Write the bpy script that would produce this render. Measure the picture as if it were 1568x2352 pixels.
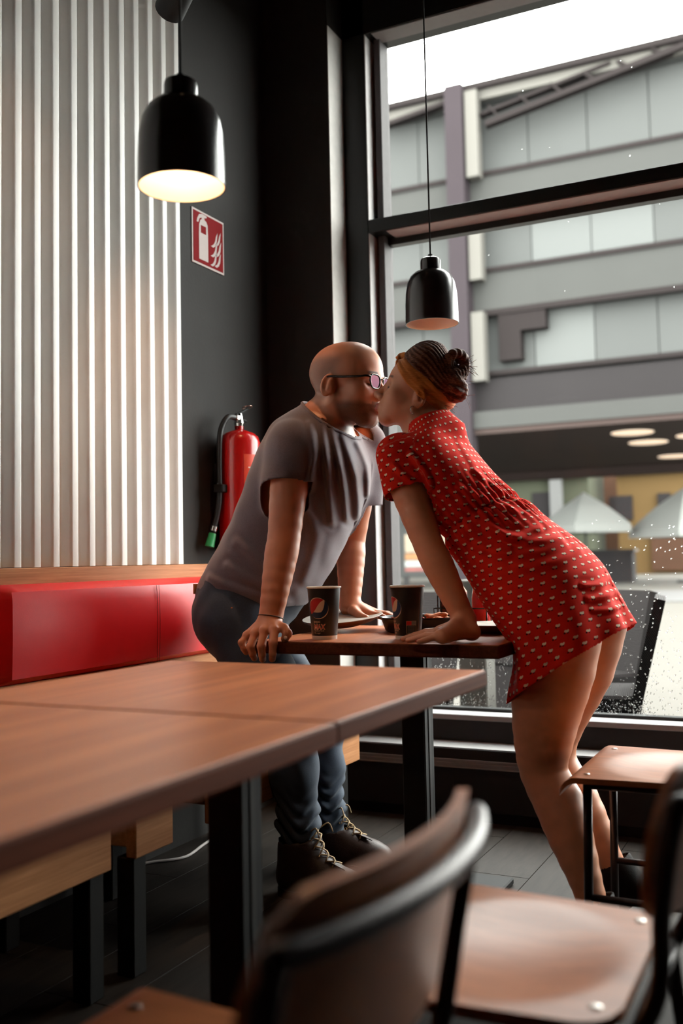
import bpy, bmesh, math, random
import numpy as np
from math import sin, cos, tan, pi, radians, sqrt
from mathutils import Vector, Matrix

for o in list(bpy.data.objects):
    bpy.data.objects.remove(o, do_unlink=True)
S = bpy.context.scene
COL = S.collection
random.seed(7)
RNG = np.random.default_rng(11)

# ------------------------------------------------------------------ camera
F_PX, CX, CY, EYE = 2287.0, 784.0, 1132.0, 0.967          # focal length and principal point for a 1568 x 2352 frame
YAW, PITCH, ROLL = radians(26.0), radians(3.9), radians(1.2)
_f0 = np.array([-sin(YAW), cos(YAW), 0.0]); _r0 = np.array([cos(YAW), sin(YAW), 0.0]); _u0 = np.array([0, 0, 1.0])
FW = _f0 * cos(PITCH) + _u0 * sin(PITCH)
_u1 = _u0 * cos(PITCH) - _f0 * sin(PITCH)
RT = _r0 * cos(ROLL) - _u1 * sin(ROLL)
UP = _u1 * cos(ROLL) + _r0 * sin(ROLL)
CAM = np.array([0.0, 0.0, EYE])
cam_d = bpy.data.cameras.new('camera')
cam = bpy.data.objects.new('camera', cam_d); COL.objects.link(cam)
cam.matrix_world = Matrix(((RT[0], UP[0], -FW[0], 0), (RT[1], UP[1], -FW[1], 0), (RT[2], UP[2], -FW[2], EYE), (0, 0, 0, 1)))
cam_d.sensor_fit = 'VERTICAL'; cam_d.sensor_height = 36.0; cam_d.lens = F_PX / 2352 * 36
cam_d.shift_y = -(1176 - CY) / 2352
cam_d.clip_start = 0.05; cam_d.clip_end = 400
cam_d.dof.use_dof = True; cam_d.dof.focus_distance = 2.93; cam_d.dof.aperture_fstop = 2.2
S.camera = cam

# ------------------------------------------------------------------ sky and exposure
SKY = 14.0
w = bpy.data.worlds.new('overcast_sky'); S.world = w; w.use_nodes = True
wn = w.node_tree; bgn = wn.nodes['Background']
bgn.inputs['Color'].default_value = (0.97, 0.97, 0.93, 1); bgn.inputs['Strength'].default_value = SKY
S.view_settings.view_transform = 'Standard'; S.view_settings.look = 'None'
S.view_settings.gamma = 1.0; S.view_settings.use_curve_mapping = False
S.view_settings.exposure = 0.0
S.cycles.max_bounces = 5; S.cycles.diffuse_bounces = 2; S.cycles.glossy_bounces = 2; S.cycles.transmission_bounces = 4; S.cycles.transparent_max_bounces = 8
S.cycles.use_adaptive_sampling = True; S.cycles.adaptive_threshold = 0.03; S.cycles.use_denoising = True
S.cycles.caustics_reflective = False; S.cycles.caustics_refractive = False

# measured directions from the photograph, turned into points on known planes of the room
def ray(x, y): return FW + RT * (x - CX) / F_PX - UP * (y - CY) / F_PX
def Qz(x, y, z): d = ray(x, y); return CAM + d * ((z - EYE) / d[2])
def Qy(x, y, Y): d = ray(x, y); return CAM + d * (Y / d[1])
def Qx(x, y, X): d = ray(x, y); return CAM + d * (X / d[0])

# ------------------------------------------------------------------ materials
def lin(c):
    return tuple(((v / 255) / 12.92 if v / 255 <= 0.04045 else ((v / 255 + 0.055) / 1.055) ** 2.4) for v in c)
_M = {}
class NT:
    def __init__(s, mat): s.t = mat.node_tree; s.b = s.t.nodes['Principled BSDF']; s.out = s.t.nodes['Material Output']
    def n(s, typ, **kw):
        nd = s.t.nodes.new(typ)
        for k, v in kw.items():
            if k.startswith('i_'): nd.inputs[k[2:].replace('_', ' ')].default_value = v
            else: setattr(nd, k, v)
        return nd
    def l(s, a, b): s.t.links.new(a, b)
    def math(s, op, a, b=None, c=None, clamp=False):
        nd = s.t.nodes.new('ShaderNodeMath'); nd.operation = op; nd.use_clamp = clamp
        for i, v in enumerate((a, b, c)):
            if v is None: continue
            if isinstance(v, (int, float)): nd.inputs[i].default_value = v
            else: s.l(v, nd.inputs[i])
        return nd.outputs[0]
    def mix(s, fac, a, b):
        nd = s.t.nodes.new('ShaderNodeMix'); nd.data_type = 'RGBA'
        for i, v in ((0, fac), (6, a), (7, b)):
            if isinstance(v, (int, float)): nd.inputs[i].default_value = v
            elif isinstance(v, tuple): nd.inputs[i].default_value = v if len(v) == 4 else v + (1,)
            else: s.l(v, nd.inputs[i])
        return nd.outputs[2]
    def ramp(s, fac, stops):
        nd = s.t.nodes.new('ShaderNodeValToRGB'); e = nd.color_ramp.elements
        while len(e) < len(stops): e.new(0.5)
        for el, (p, c) in zip(e, stops): el.position = p; el.color = c if len(c) == 4 else c + (1,)
        s.l(fac, nd.inputs[0]); return nd.outputs[0]
    def coord(s, scale=(1, 1, 1), kind='Object', rot=(0, 0, 0)):
        tc = s.t.nodes.new('ShaderNodeTexCoord'); mp = s.t.nodes.new('ShaderNodeMapping')
        mp.inputs['Scale'].default_value = scale; mp.inputs['Rotation'].default_value = rot
        s.l(tc.outputs[kind], mp.inputs['Vector']); return mp.outputs[0]
    def noise(s, vec, scale, detail=4, rough=0.5, dist=0.0):
        nd = s.n('ShaderNodeTexNoise'); nd.inputs['Scale'].default_value = scale; nd.inputs['Detail'].default_value = detail
        nd.inputs['Roughness'].default_value = rough; nd.inputs['Distortion'].default_value = dist
        s.l(vec, nd.inputs['Vector']); return nd.outputs['Fac']
    def bump(s, h, strength=0.2, dist=0.01):
        nd = s.n('ShaderNodeBump'); nd.inputs['Strength'].default_value = strength; nd.inputs['Distance'].default_value = dist
        s.l(h, nd.inputs['Height']); s.l(nd.outputs[0], s.b.inputs['Normal'])
def mat(name, col=(0.5, 0.5, 0.5), rough=0.5, metal=0.0, spec=0.5, vary=0.12, vscale=30.0, bump=0.0, bscale=200.0, coat=0.0, emit=None, estr=0.0, sheen=0.0):
    """plain procedural material: base colour with a little noise variation, optional fine relief"""
    if name in _M: return _M[name]
    m = bpy.data.materials.new(name); m.use_nodes = True; t = NT(m); b = t.b
    b.inputs['Roughness'].default_value = rough; b.inputs['Metallic'].default_value = metal
    b.inputs['Specular IOR Level'].default_value = spec
    if coat: b.inputs['Coat Weight'].default_value = coat; b.inputs['Coat Roughness'].default_value = 0.15
    if sheen: b.inputs['Sheen Weight'].default_value = sheen; b.inputs['Sheen Roughness'].default_value = 0.5
    v = t.coord()
    if vary > 0:
        f = t.noise(v, vscale, 2)
        t.l(t.mix(f, tuple(c * (1 - vary) for c in col), tuple(min(1, c * (1 + vary)) for c in col)), b.inputs['Base Color'])
    else: b.inputs['Base Color'].default_value = tuple(col) + (1,)
    if bump: t.bump(t.noise(v, bscale, 3), bump, 0.004)
    if emit: m.cycles.emission_sampling = 'NONE'; b.inputs['Emission Color'].default_value = tuple(emit) + (1,); b.inputs['Emission Strength'].default_value = estr
    _M[name] = m; return m
def wood(name, light, dark, grain=(1, 14, 14), rough=0.4, streak=0.6, fine=(3, 90, 90), bump=0.05, coat=0.0):
    if name in _M: return _M[name]
    m = bpy.data.materials.new(name); m.use_nodes = True; t = NT(m)
    f1 = t.noise(t.coord(grain), 1.3, 5, 0.6, 0.6); f2 = t.noise(t.coord(fine), 1.0, 3, 0.6)
    f = t.math('ADD', t.math('MULTIPLY', f1, streak), t.math('MULTIPLY', f2, 1 - streak))
    t.l(t.ramp(f, [(0.30, dark), (0.52, tuple((a + b) / 2 for a, b in zip(light, dark))), (0.70, light)]), t.b.inputs['Base Color'])
    t.b.inputs['Roughness'].default_value = rough
    if coat: t.b.inputs['Coat Weight'].default_value = coat; t.b.inputs['Coat Roughness'].default_value = 0.2
    if bump: t.bump(f2, bump, 0.002)
    _M[name] = m; return m

# ------------------------------------------------------------------ mesh helpers
def obj(name, verts, faces, material, parent=None, origin=None, smooth=False, mats=None, midx=None, autos=None):
    """one mesh object; verts are given in the parent's frame (world when there is none)"""
    verts = np.asarray(verts, dtype=float)
    org = np.zeros(3) if origin is None else np.asarray(origin, float)
    me = bpy.data.meshes.new(name)
    me.from_pydata((verts - org).tolist(), [], [list(map(int, f)) for f in faces])
    if mats:
        for m_ in mats: me.materials.append(m_)
        if midx is not None: me.polygons.foreach_set('material_index', np.asarray(midx, dtype=np.int32))
    elif material is not None: me.materials.append(material)
    if smooth: me.polygons.foreach_set('use_smooth', np.ones(len(me.polygons), dtype=bool))
    me.update()
    if autos is not None: me.set_sharp_from_angle(angle=radians(autos))
    o = bpy.data.objects.new(name, me); COL.objects.link(o); o.location = org
    if parent is not None: o.parent = parent
    return o
def empty(name, loc=(0, 0, 0), rz=0.0, parent=None):
    o = bpy.data.objects.new(name, None); COL.objects.link(o); o.location = loc; o.rotation_euler = (0, 0, rz)
    o.empty_display_size = 0.05
    if parent is not None: o.parent = parent
    return o
def tag(o, label=None, cat=None, group=None, kind=None):
    if label: o['label'] = label
    if cat: o['category'] = cat
    if group: o['group'] = group
    if kind: o['kind'] = kind
    return o
def copy_tree(o, parent=None):
    c = o.copy(); COL.objects.link(c)
    if parent is not None: c.parent = parent
    for ch in list(o.children): copy_tree(ch, c)
    return c
class MB:
    """collects shapes for one mesh"""
    def __init__(s): s.v = []; s.f = []
    def add(s, v, f):
        n = len(s.v); s.v.extend([tuple(p) for p in v]); s.f.extend([[i + n for i in q] for q in f]); return s
    def box(s, a, b, bev=0.0, seg=2):
        a, b = np.minimum(np.array(a, float), np.array(b, float)), np.maximum(np.array(a, float), np.array(b, float))
        if bev <= 0:
            v = [(x, y, z) for x in (a[0], b[0]) for y in (a[1], b[1]) for z in (a[2], b[2])]
            f = [(0, 1, 3, 2), (4, 6, 7, 5), (0, 4, 5, 1), (2, 3, 7, 6), (0, 2, 6, 4), (1, 5, 7, 3)]
            return s.add(v, f)
        bm = bmesh.new(); bmesh.ops.create_cube(bm, size=1.0)
        for vv in bm.verts: vv.co = Vector([(a[i] + b[i]) / 2 + vv.co[i] * (b[i] - a[i]) for i in range(3)])
        bmesh.ops.bevel(bm, geom=list(bm.edges), offset=bev, segments=seg, profile=0.5, affect='EDGES')
        bm.verts.index_update(); v = [tuple(q.co) for q in bm.verts]; f = [[q.index for q in fc.verts] for fc in bm.faces]; bm.free()
        return s.add(v, f)
    def tube(s, pts, r, n=10, caps=True, closed=False):
        pts = [np.array(p, float) for p in pts]; m = len(pts)
        rr = [r] * m if np.isscalar(r) else list(r)
        tang = []
        for i in range(m):
            if closed: t = pts[(i + 1) % m] - pts[i - 1]
            else: t = pts[min(i + 1, m - 1)] - pts[max(i - 1, 0)]
            tang.append(t / (np.linalg.norm(t) + 1e-12))
        nrm = np.cross(tang[0], (0, 0, 1.0))
        if np.linalg.norm(nrm) < 1e-3: nrm = np.cross(tang[0], (1.0, 0, 0))
        nrm /= np.linalg.norm(nrm); v = []
        for i in range(m):
            nrm = nrm - tang[i] * np.dot(nrm, tang[i]); nrm /= (np.linalg.norm(nrm) + 1e-12); bi = np.cross(tang[i], nrm)
            for k in range(n):
                a = 2 * pi * k / n; v.append(pts[i] + rr[i] * (cos(a) * nrm + sin(a) * bi))
        f = []
        for i in range(m if closed else m - 1):
            j = (i + 1) % m
            for k in range(n): f.append((i * n + k, i * n + (k + 1) % n, j * n + (k + 1) % n, j * n + k))
        if caps and not closed: f.append(list(range(n))[::-1]); f.append([(m - 1) * n + k for k in range(n)])
        return s.add(v, f)
    def lathe(s, prof, c=(0, 0, 0), n=32, axis=None, caps=True):
        """prof: (radius, height) pairs, spun about z (or about the frame in axis)"""
        v = []
        for (r, h) in prof:
            for k in range(n):
                a = 2 * pi * k / n; p = np.array([r * cos(a), r * sin(a), h])
                if axis is not None: p = axis @ p
                v.append(p + np.array(c, float))
        f = []
        for i in range(len(prof) - 1):
            for k in range(n): f.append((i * n + k, i * n + (k + 1) % n, (i + 1) * n + (k + 1) % n, (i + 1) * n + k))
        if caps and prof[0][0] > 1e-6: f.append(list(range(n))[::-1])
        if caps and prof[-1][0] > 1e-6: f.append([(len(prof) - 1) * n + k for k in range(n)])
        return s.add(v, f)
    def prism(s, poly, a, b):
        """polygon (list of 3D points) extruded by vector b-a given as offset vectors"""
        n = len(poly); P = [np.array(p, float) for p in poly]
        v = [p + np.array(a, float) for p in P] + [p + np.array(b, float) for p in P]
        f = [list(range(n))[::-1], list(range(n, 2 * n))] + [(i, (i + 1) % n, n + (i + 1) % n, n + i) for i in range(n)]
        return s.add(v, f)
    def build(s, name, material, parent=None, origin=None, smooth=False, autos=None):
        return obj(name, s.v, s.f, material, parent, origin, smooth or autos is not None, autos=autos)
def smooth_pts(pts, n=8, closed=False):
    """Catmull-Rom through points"""
    P = [np.array(p, float) for p in pts]; out = []; m = len(P)
    rng = range(m) if closed else range(m - 1)
    for i in rng:
        g = (lambda k: P[k % m]) if closed else (lambda k: P[min(max(k, 0), m - 1)])
        p0, p1, p2, p3 = g(i - 1), g(i), g(i + 1), g(i + 2)
        for j in range(n):
            t = j / n
            out.append(0.5 * ((2 * p1) + (-p0 + p2) * t + (2 * p0 - 5 * p1 + 4 * p2 - p3) * t * t + (-p0 + 3 * p1 - 3 * p2 + p3) * t ** 3))
    if not closed: out.append(P[-1])
    return out
# ------------------------------------------------------------------ the room
WX, YW, YG, YP = -2.06, 3.69, 3.80, 3.554          # left wall, inner face of window frame, glass, front of the plinth
M_DARK = mat('dark_wall_paint', (0.032, 0.030, 0.029), 0.75, spec=0.25, vary=0.15, vscale=6, bump=0.15, bscale=90)
M_BLACK = mat('black_frame_paint', (0.012, 0.013, 0.013), 0.35, spec=0.35, vary=0.1)
M_ALU = mat('brushed_aluminium', (0.27, 0.265, 0.265), 0.5, metal=0.3, vary=0.08, vscale=60)
M_GREYALU = mat('grey_anodised_frame', (0.27, 0.26, 0.262), 0.55, metal=0.0, spec=0.2, vary=0.08)
M_CORR = mat('white_corrugated_steel', (0.78, 0.76, 0.73), 0.42, vary=0.04, vscale=9)
M_OAK = wood('oak_board', lin((205, 150, 105)), lin((150, 98, 62)), grain=(18, 1.2, 18), fine=(160, 5, 160), rough=0.5)
M_STEEL = mat('black_steel', (0.012, 0.012, 0.012), 0.55, spec=0.2, vary=0.1)

def floor_mat():
    m = bpy.data.materials.new('grey_wood_look_tile'); m.use_nodes = True; t = NT(m)
    f = t.noise(t.coord((26, 2.2, 26)), 1.5, 5, 0.62, 0.4); g = t.noise(t.coord((2, 2, 2)), 1.0, 2)
    t.l(t.mix(g, t.ramp(f, [(0.3, (0.015, 0.0125, 0.0105)), (0.7, (0.048, 0.039, 0.032))]), (0.026, 0.021, 0.018)), t.b.inputs['Base Color'])
    t.b.inputs['Roughness'].default_value = 0.6; t.b.inputs['Specular IOR Level'].default_value = 0.18; t.bump(f, 0.25, 0.003); return m
M_FLOOR = floor_mat()
X0, X1, Y0 = WX, 3.0, -2.2
floor = MB().box((X0, Y0, -0.12), (X1, YW + 0.16, -0.006)).build('floor', mat('dark_grout', (0.03, 0.028, 0.026), 0.8)); tag(floor, 'dark grey wood-look plank floor of the restaurant', kind='structure')
pw, pl = 0.20, 1.20
pm = MB().box((0, 0, -0.012), (pw - 0.0022, pl - 0.0022, 0.0), 0.0006, 1)
plank0 = None
ix = 0
x = X0
while x < X1 - 0.01:
    y = Y0 - (ix % 3) * 0.4
    while y < YP - 0.05:
        ya, yb = max(y, Y0), min(y + pl, YP)
        if plank0 is None:
            plank0 = pm.build('floor_plank', M_FLOOR, floor); o = plank0
        else:
            o = plank0.copy(); COL.objects.link(o)
        o.location = (x, ya, 0); o.scale = (1, (yb - ya) / pl, 1)
        y += pl
    x += pw; ix += 1

wl = MB().box((WX - 0.2, Y0 - 0.2, -0.12), (WX, YP + 0.4, 3.6)).build('wall_left', M_DARK); tag(wl, 'dark charcoal painted side wall behind the bench', kind='structure')
wb = MB().box((X0 - 0.2, Y0 - 0.2, -0.12), (X1 + 0.2, Y0, 3.6)).build('wall_back', mat('warm_grey_wall', (0.03, 0.028, 0.026), 0.8)); tag(wb, 'grey rear wall of the room', kind='structure')
wr = MB().box((X1, Y0, -0.12), (X1 + 0.2, YW + 0.2, 3.6)).build('wall_right', M_DARK); tag(wr, 'dark side wall on the right', kind='structure')
ce = MB().box((X0 - 0.2, Y0 - 0.2, 3.45), (X1 + 0.2, YW + 0.4, 3.6)).build('ceiling', M_DARK); tag(ce, 'dark painted ceiling', kind='structure')

# corrugated white sheets on the left wall (each sheet a piece of the wall)
def corr_sheet(ya, yb, parent):
    pitch = 0.077; xb = -2.045; dep = 0.028; zs = (0.967, 3.40)
    prof = []
    n = int(round((yb - ya) / pitch))
    p = (yb - ya) / n
    for k in range(n):
        y = ya + k * p
        for fr, h in ((0.0, 0.0), (0.06, 0.01), (0.14, 0.16), (0.24, 0.74), (0.32, 0.97), (0.38, 1.0), (0.62, 1.0), (0.68, 0.97), (0.76, 0.74), (0.86, 0.16), (0.94, 0.01)):
            prof.append((xb + dep * h, y + fr * p))
    prof.append((xb, yb))
    v = []; f = []
    for (px, py) in prof:
        v += [(px, py, zs[0]), (px, py, zs[1]), (px - 0.0015, py, zs[0]), (px - 0.0015, py, zs[1])]
    for i in range(len(prof) - 1):
        a, b = 4 * i, 4 * i + 4
        f += [(a, b, b + 1, a + 1), (a + 2, a + 3, b + 3, b + 2), (a, a + 2, b + 2, b), (a + 1, b + 1, b + 3, a + 3)]
    f += [(0, 1, 3, 2), (len(v) - 4, len(v) - 2, len(v) - 1, len(v) - 3)]
    return obj('corrugated_sheet', v, f, M_CORR, parent, smooth=True, autos=40)
corr_sheet(2.282, 2.282 + 0.077 * 8, wl)
corr_sheet(2.278 - 0.077 * 16, 2.278, wl)
corr_sheet(2.274 - 0.077 * 32, 2.274 - 0.077 * 16, wl)

# oak cap board running along the wall under the sheets
tr = MB().box((WX, -0.5, 0.70), (-1.995, YP, 0.9655), 0.002, 1).build('trim_1', M_OAK); tag(tr, 'oak cap board along the wall above the red backrest', kind='structure')

# pier at the corner and the window
pier = MB().box((WX, YP, -0.006), (-1.757, YW + 0.2, 3.45)).build('wall_pier', M_DARK); tag(pier, 'dark corner pier between the wall and the window', kind='structure')
strip = MB().box((-1.757, YP + 0.001, 0.26), (-1.754, YW, 3.17)).build('trim_2', mat('pale_grey_return', (0.62, 0.60, 0.57), 0.6)); tag(strip, 'pale grey edge strip on the corner pier', kind='structure')
plinth = MB().box((-1.757, YP, 0.036), (X1, YW + 0.25, 0.263), 0.002, 1).box((-1.757, YW, 0.263), (X1, YW + 0.16, 0.345)).box((-1.757, YP + 0.03, -0.006), (X1, YW + 0.25, 0.036)).build('wall_window', mat('black_plinth_panel', (0.014, 0.014, 0.015), 0.5, spec=0.3)); tag(plinth, 'black plinth wall under the tall window', kind='structure')
MB().box((-1.757, YP + 0.004, 0.2632), (X1, YW - 0.001, 0.2655)).build('ledge_cover', M_ALU, plinth)
ra = MB()
ra.box((-1.757, YP - 0.004, 0.193), (X1, YP, 0.224))
for zz in (0.194, 0.2085, 0.2215): ra.box((-1.757, YP - 0.010, zz), (X1, YP - 0.0038, zz + 0.0035))
rail = ra.build('grille_rail', M_ALU, plinth)
for k in range(8):
    MB().box((-1.3 + 0.5 * k, YP - 0.0012, 0.04), (-1.298 + 0.5 * k, YP + 0.001, 0.19)).build('panel_joint', M_STEEL, plinth)

XE = 1.30
ws = MB().box((XE, YP + 0.002, 0.263), (X1 + 0.2, YW + 0.2, 3.45)).build('wall_light_stop', M_DARK); tag(ws, 'unseen dark wall right of the tall window, added to cut daylight', kind='structure')  # unseen wall added beside the window to cut daylight from the right
win = empty('window_1', (-1.65, YW, 0.366)); tag(win, 'tall storefront window with black mullion and wet lower pane', kind='structure')
def wpart(name, m, *boxes, bev=0.002, par=None, autos=None):
    b = MB()
    for (a, c) in boxes: b.box(np.array(a) - np.array((-1.65, YW, 0.366)), np.array(c) - np.array((-1.65, YW, 0.366)), bev, 1)
    return b.build(name, m, par or win)
wpart('outer_post', M_BLACK, ((-1.754, YW, 0.345), (-1.652, YG + 0.05, 3.45)))
wpart('jamb_lining', mat('pale_jamb_lining', (0.62, 0.60, 0.60), 0.55, spec=0.2), ((-1.652, YW + 0.002, 0.366), (-1.648, YG, 3.17)))
wpart('jamb_gasket', M_BLACK, ((-1.648, YG - 0.012, 0.366), (-1.630, YG + 0.04, 3.17)))
wpart('jamb_bead', mat('mauve_grey_bead', (0.085, 0.078, 0.080), 0.6, spec=0.1), ((-1.634, YG - 0.050, 0.366), (-1.606, YG + 0.04, 3.17)))
for (a, b) in ((-1.6385, 0.0015), (-1.632, 0.0012)):
    wpart('jamb_groove', M_ALU, ((a, YG - 0.022, 0.366), (a + b, YG - 0.0195, 3.17)), bev=0)
wpart('header', M_BLACK, ((-1.754, YW, 3.17), (XE, YG + 0.05, 3.45)))
wpart('header_soffit', M_GREYALU, ((-1.62, YW + 0.004, 3.166), (XE, YG - 0.012, 3.1698)))
wpart('transom', M_BLACK, ((-1.652, YW, 2.318), (XE, YG + 0.04, 2.373)))
wpart('transom_soffit', mat('brown_reflection_tint', (0.40, 0.29, 0.265), 0.6), ((-1.574, YW + 0.004, 2.3145), (XE, YG - 0.004, 2.3178)))  # underside paler than the black transom: outdoor reflection put into its colour
wpart('transom_bead', M_BLACK, ((-1.62, YG - 0.004, 2.288), (XE, YG + 0.04, 2.318)))
wpart('sill', M_ALU, ((-1.652, YW - 0.002, 0.345), (XE, YG + 0.02, 0.366)))
wpart('sill_gasket', M_BLACK, ((-1.62, YG - 0.012, 0.366), (XE, YG + 0.03, 0.378)))
for xx in (0.55,): wpart('mullion_post', M_BLACK, ((xx, YW, 0.345), (xx + 0.09, YG + 0.05, 3.45)))
for (px, py) in ((987, 52),):
    c = Qy(px, py, YG - 0.034)
    MB().lathe([(0.006, -0.003), (0.006, 0.002), (0.0, 0.003)], c=c - np.array((-1.65, YW, 0.366)), n=10, axis=np.array([[1, 0, 0], [0, 0, -1], [0, 1, 0.]])).build('screw', M_STEEL, win)
def glass_mat():
    m = bpy.data.materials.new('clear_window_glass'); m.use_nodes = True; t = NT(m); tr_ = t.n('ShaderNodeBsdfTransparent'); gl = t.n('ShaderNodeBsdfGlossy'); fr = t.n('ShaderNodeFresnel'); mx = t.n('ShaderNodeMixShader')
    tr_.inputs[0].default_value = (0.965, 0.98, 0.975, 1); gl.inputs['Roughness'].default_value = 0.0; fr.inputs[0].default_value = 1.33
    t.l(t.math('MULTIPLY', fr.outputs[0], 0.10), mx.inputs[0]); t.l(tr_.outputs[0], mx.inputs[1]); t.l(gl.outputs[0], mx.inputs[2]); t.l(mx.outputs[0], t.out.inputs[0]); return m
M_GLASS = glass_mat()
panes = [(-1.606, 0.56), (0.63, XE)]
for (a, b) in panes:
    wpart('glass_pane', M_GLASS, ((a, YG + 0.008, 0.37), (b, YG + 0.014, 2.30)), bev=0)
    wpart('glass_pane', M_GLASS, ((a, YG + 0.008, 2.36), (b, YG + 0.014, 3.18)), bev=0)
# rain drops on the outside of the lower pane
def drops():
    v = []; f = []; base = [(0, 0, 1), (1, 0, 0), (0, 0, -1), (-1, 0, 0), (0, 1, 0)]
    pts = []
    def pool(n, x0, x1, y0, y1, pw_, s):
        for _ in range(n):
            px = random.uniform(x0, x1); py = y0 + (y1 - y0) * random.random() ** pw_
            pts.append((px, py, random.uniform(0.5, 1.0) * s))
    pool(420, 1300, 1568, 1380, 1650, 0.55, 0.0028)
    pool(520, 1300, 1500, 1600, 1652, 0.5, 0.0024)
    pool(90, 1340, 1568, 1190, 1400, 0.8, 0.0027)
    pool(420, 985, 1200, 1490, 1640, 0.9, 0.0026)
    pool(160, 985, 1130, 1595, 1636, 0.6, 0.0024)
    pool(14, 1120, 1568, 120, 700, 1.0, 0.0018)
    yd = YG + 0.014
    for (px, py, s) in pts:
        c = Qy(px, py, yd); n0 = len(v); tl = random.uniform(1.0, 1.9); sl = random.uniform(0.1, 0.5)
        ring = 6
        for k in range(ring):
            a = 2 * pi * k / ring; v.append((c[0] + s * cos(a) + sl * s * sin(a) * tl, yd + 0.0001, c[2] + s * tl * sin(a)))
        for k in range(ring):
            a = 2 * pi * k / ring; v.append((c[0] + 0.6 * (s * cos(a) + sl * s * sin(a) * tl), yd + s * 0.5, c[2] + 0.6 * s * tl * sin(a)))
        v.append((c[0], yd + s * 0.65, c[2]))
        for k in range(ring):
            f.append((n0 + k, n0 + ring + k, n0 + ring + (k + 1) % ring, n0 + (k + 1) % ring)); f.append((n0 + ring + k, n0 + 2 * ring, n0 + ring + (k + 1) % ring))
    m = bpy.data.materials.new('water_drop'); m.use_nodes = True; t = NT(m)
    t.b.inputs['Base Color'].default_value = (1, 1, 1, 1); t.b.inputs['Roughness'].default_value = 0.02; t.b.inputs['Transmission Weight'].default_value = 1.0; t.b.inputs['IOR'].default_value = 1.33
    o = obj('raindrops', np.array(v) - np.array((-1.65, YW, 0.366)), f, m, win, smooth=True); o['kind'] = 'stuff'
drops()
# ------------------------------------------------------------------ outside the window
GZ = -0.05
M_PAVE = mat('pale_pavement', (0.0716, 0.0669, 0.0596), 0.8, spec=0.08, vary=0.12, vscale=0.6)
gr = MB().box((-90, YG + 0.06, GZ - 0.3), (90, 120, GZ)).build('ground', M_PAVE); tag(gr, 'pale pavement outside the window', kind='structure')
MB().box((-90, 22.0, GZ), (90, 28.5, GZ + 0.02)).build('road_strip', mat('grey_asphalt', (0.0455, 0.0438, 0.0438), 0.8, vary=0.1), gr)
M_FAC = mat('pale_facade_panel', (0.0599, 0.0623, 0.0611), 0.8, spec=0.08, vary=0.06, vscale=0.4)
M_SPAN = mat('grey_spandrel', (0.0427, 0.0433, 0.0415), 0.8, spec=0.08, vary=0.06, vscale=0.5)
M_DGL = mat('dark_parapet_glass', (0.0200, 0.0180, 0.0187), 0.8, spec=0.08, vary=0.15, vscale=0.3)
M_COLU = mat('mauve_grey_column', (0.0259, 0.0207, 0.0237), 0.8, spec=0.08, vary=0.06, vscale=1)
M_WHT = mat('white_facade_fin', (0.0956, 0.0911, 0.0830), 0.8, spec=0.08, vary=0.05)
M_LINE = mat('dark_facade_rail', (0.0156, 0.0126, 0.0126), 0.8, spec=0.08)
M_BRIGHT = mat('painted_reflection_pane', (0.0870, 0.0911, 0.0894), 0.8, spec=0.08, vary=0.04, vscale=0.3)  # sky reflection in the panes put into a pale matte colour
M_SOF = mat('brown_soffit', (0.0393, 0.0279, 0.0254), 0.8, spec=0.08)
FY = 30.0
b0 = np.array((-9.0, FY, 0.0))
bld = empty('office_building', b0); tag(bld, 'grey office block with balcony bands spanning the street beyond the window', 'building')
def bpart(name, m, *boxes, par=None):
    b = MB()
    for (a, c) in boxes: b.box(np.array(a, float) - b0, np.array(c, float) - b0)
    return b.build(name, m, par or bld)
XA, XB = -34.0, -1.8
bpart('back_wall', M_SPAN, ((XA, FY + 1.0, 5.0), (XB, FY + 1.3, 15.9)))
bpart('roof_edge', M_LINE, ((XA, FY - 0.5, 15.82), (XB, FY + 6, 16.02)))
bpart('roof_gutter', M_WHT, ((XA, FY - 0.3, 15.52), (XB, FY - 0.1, 15.82)))
for (za, zb, nm) in ((13.18, 15.55, 3), (10.05, 11.75, 2), (6.75, 8.62, 1)):
    x = XA
    while x < XB - 0.1:
        wdt = 1.86
        if x > -22 and x < 4:
            br = (nm, round(x)) in ((2, -8), (2, -6), (1, -8)) or (nm == 1 and -9.6 < x < -7.4) or (nm == 2 and -9 < x < -4.6)
            bpart('window', M_BRIGHT if br else M_FAC, ((x + 0.015, FY + 0.35, za), (x + wdt - 0.015, FY + 0.42, zb)))
        else:
            bpart('window', M_FAC, ((x + 0.015, FY + 0.35, za), (x + wdt - 0.015, FY + 0.42, zb)))
        x += wdt
    bpart('rail', M_LINE, ((XA, FY - 0.12, za - 0.09), (XB, FY + 0.02, za + 0.06)))
    bpart('lintel', M_FAC, ((XA, FY + 0.1, zb), (XB, FY + 0.5, zb + 0.25)))
bpart('spandrel', M_SPAN, ((XA, FY - 0.05, 11.75), (XB, FY + 0.3, 13.1)))
bpart('spandrel', M_SPAN, ((XA, FY - 0.05, 8.74), (XB, FY + 0.3, 9.98)))
bpart('rail', M_LINE, ((XA, FY - 0.12, 8.58), (XB, FY + 0.02, 8.76)))
bpart('parapet_glass', M_DGL, ((XA, FY - 0.05, 5.50), (XB, FY + 0.2, 6.58)))
bpart('fascia', M_SPAN, ((XA, FY - 0.45, 4.98), (XB, FY + 0.3, 5.50)))
bpart('recess_shade_block', M_LINE, ((-9.0, FY - 0.08, 7.1), (-8.3, FY + 0.36, 8.0)), ((-9.0, FY - 0.08, 8.0), (-7.5, FY + 0.36, 8.57)))  # solid dark blocks standing in for the shade of a facade recess
bpart('soffit', M_SOF, ((XA, FY - 0.4, 4.80), (XB, FY + 15, 4.98)))
bpart('soffit_beam', M_SOF, ((XA, FY + 14.0, 4.45), (XB, FY + 15, 4.80)))
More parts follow.
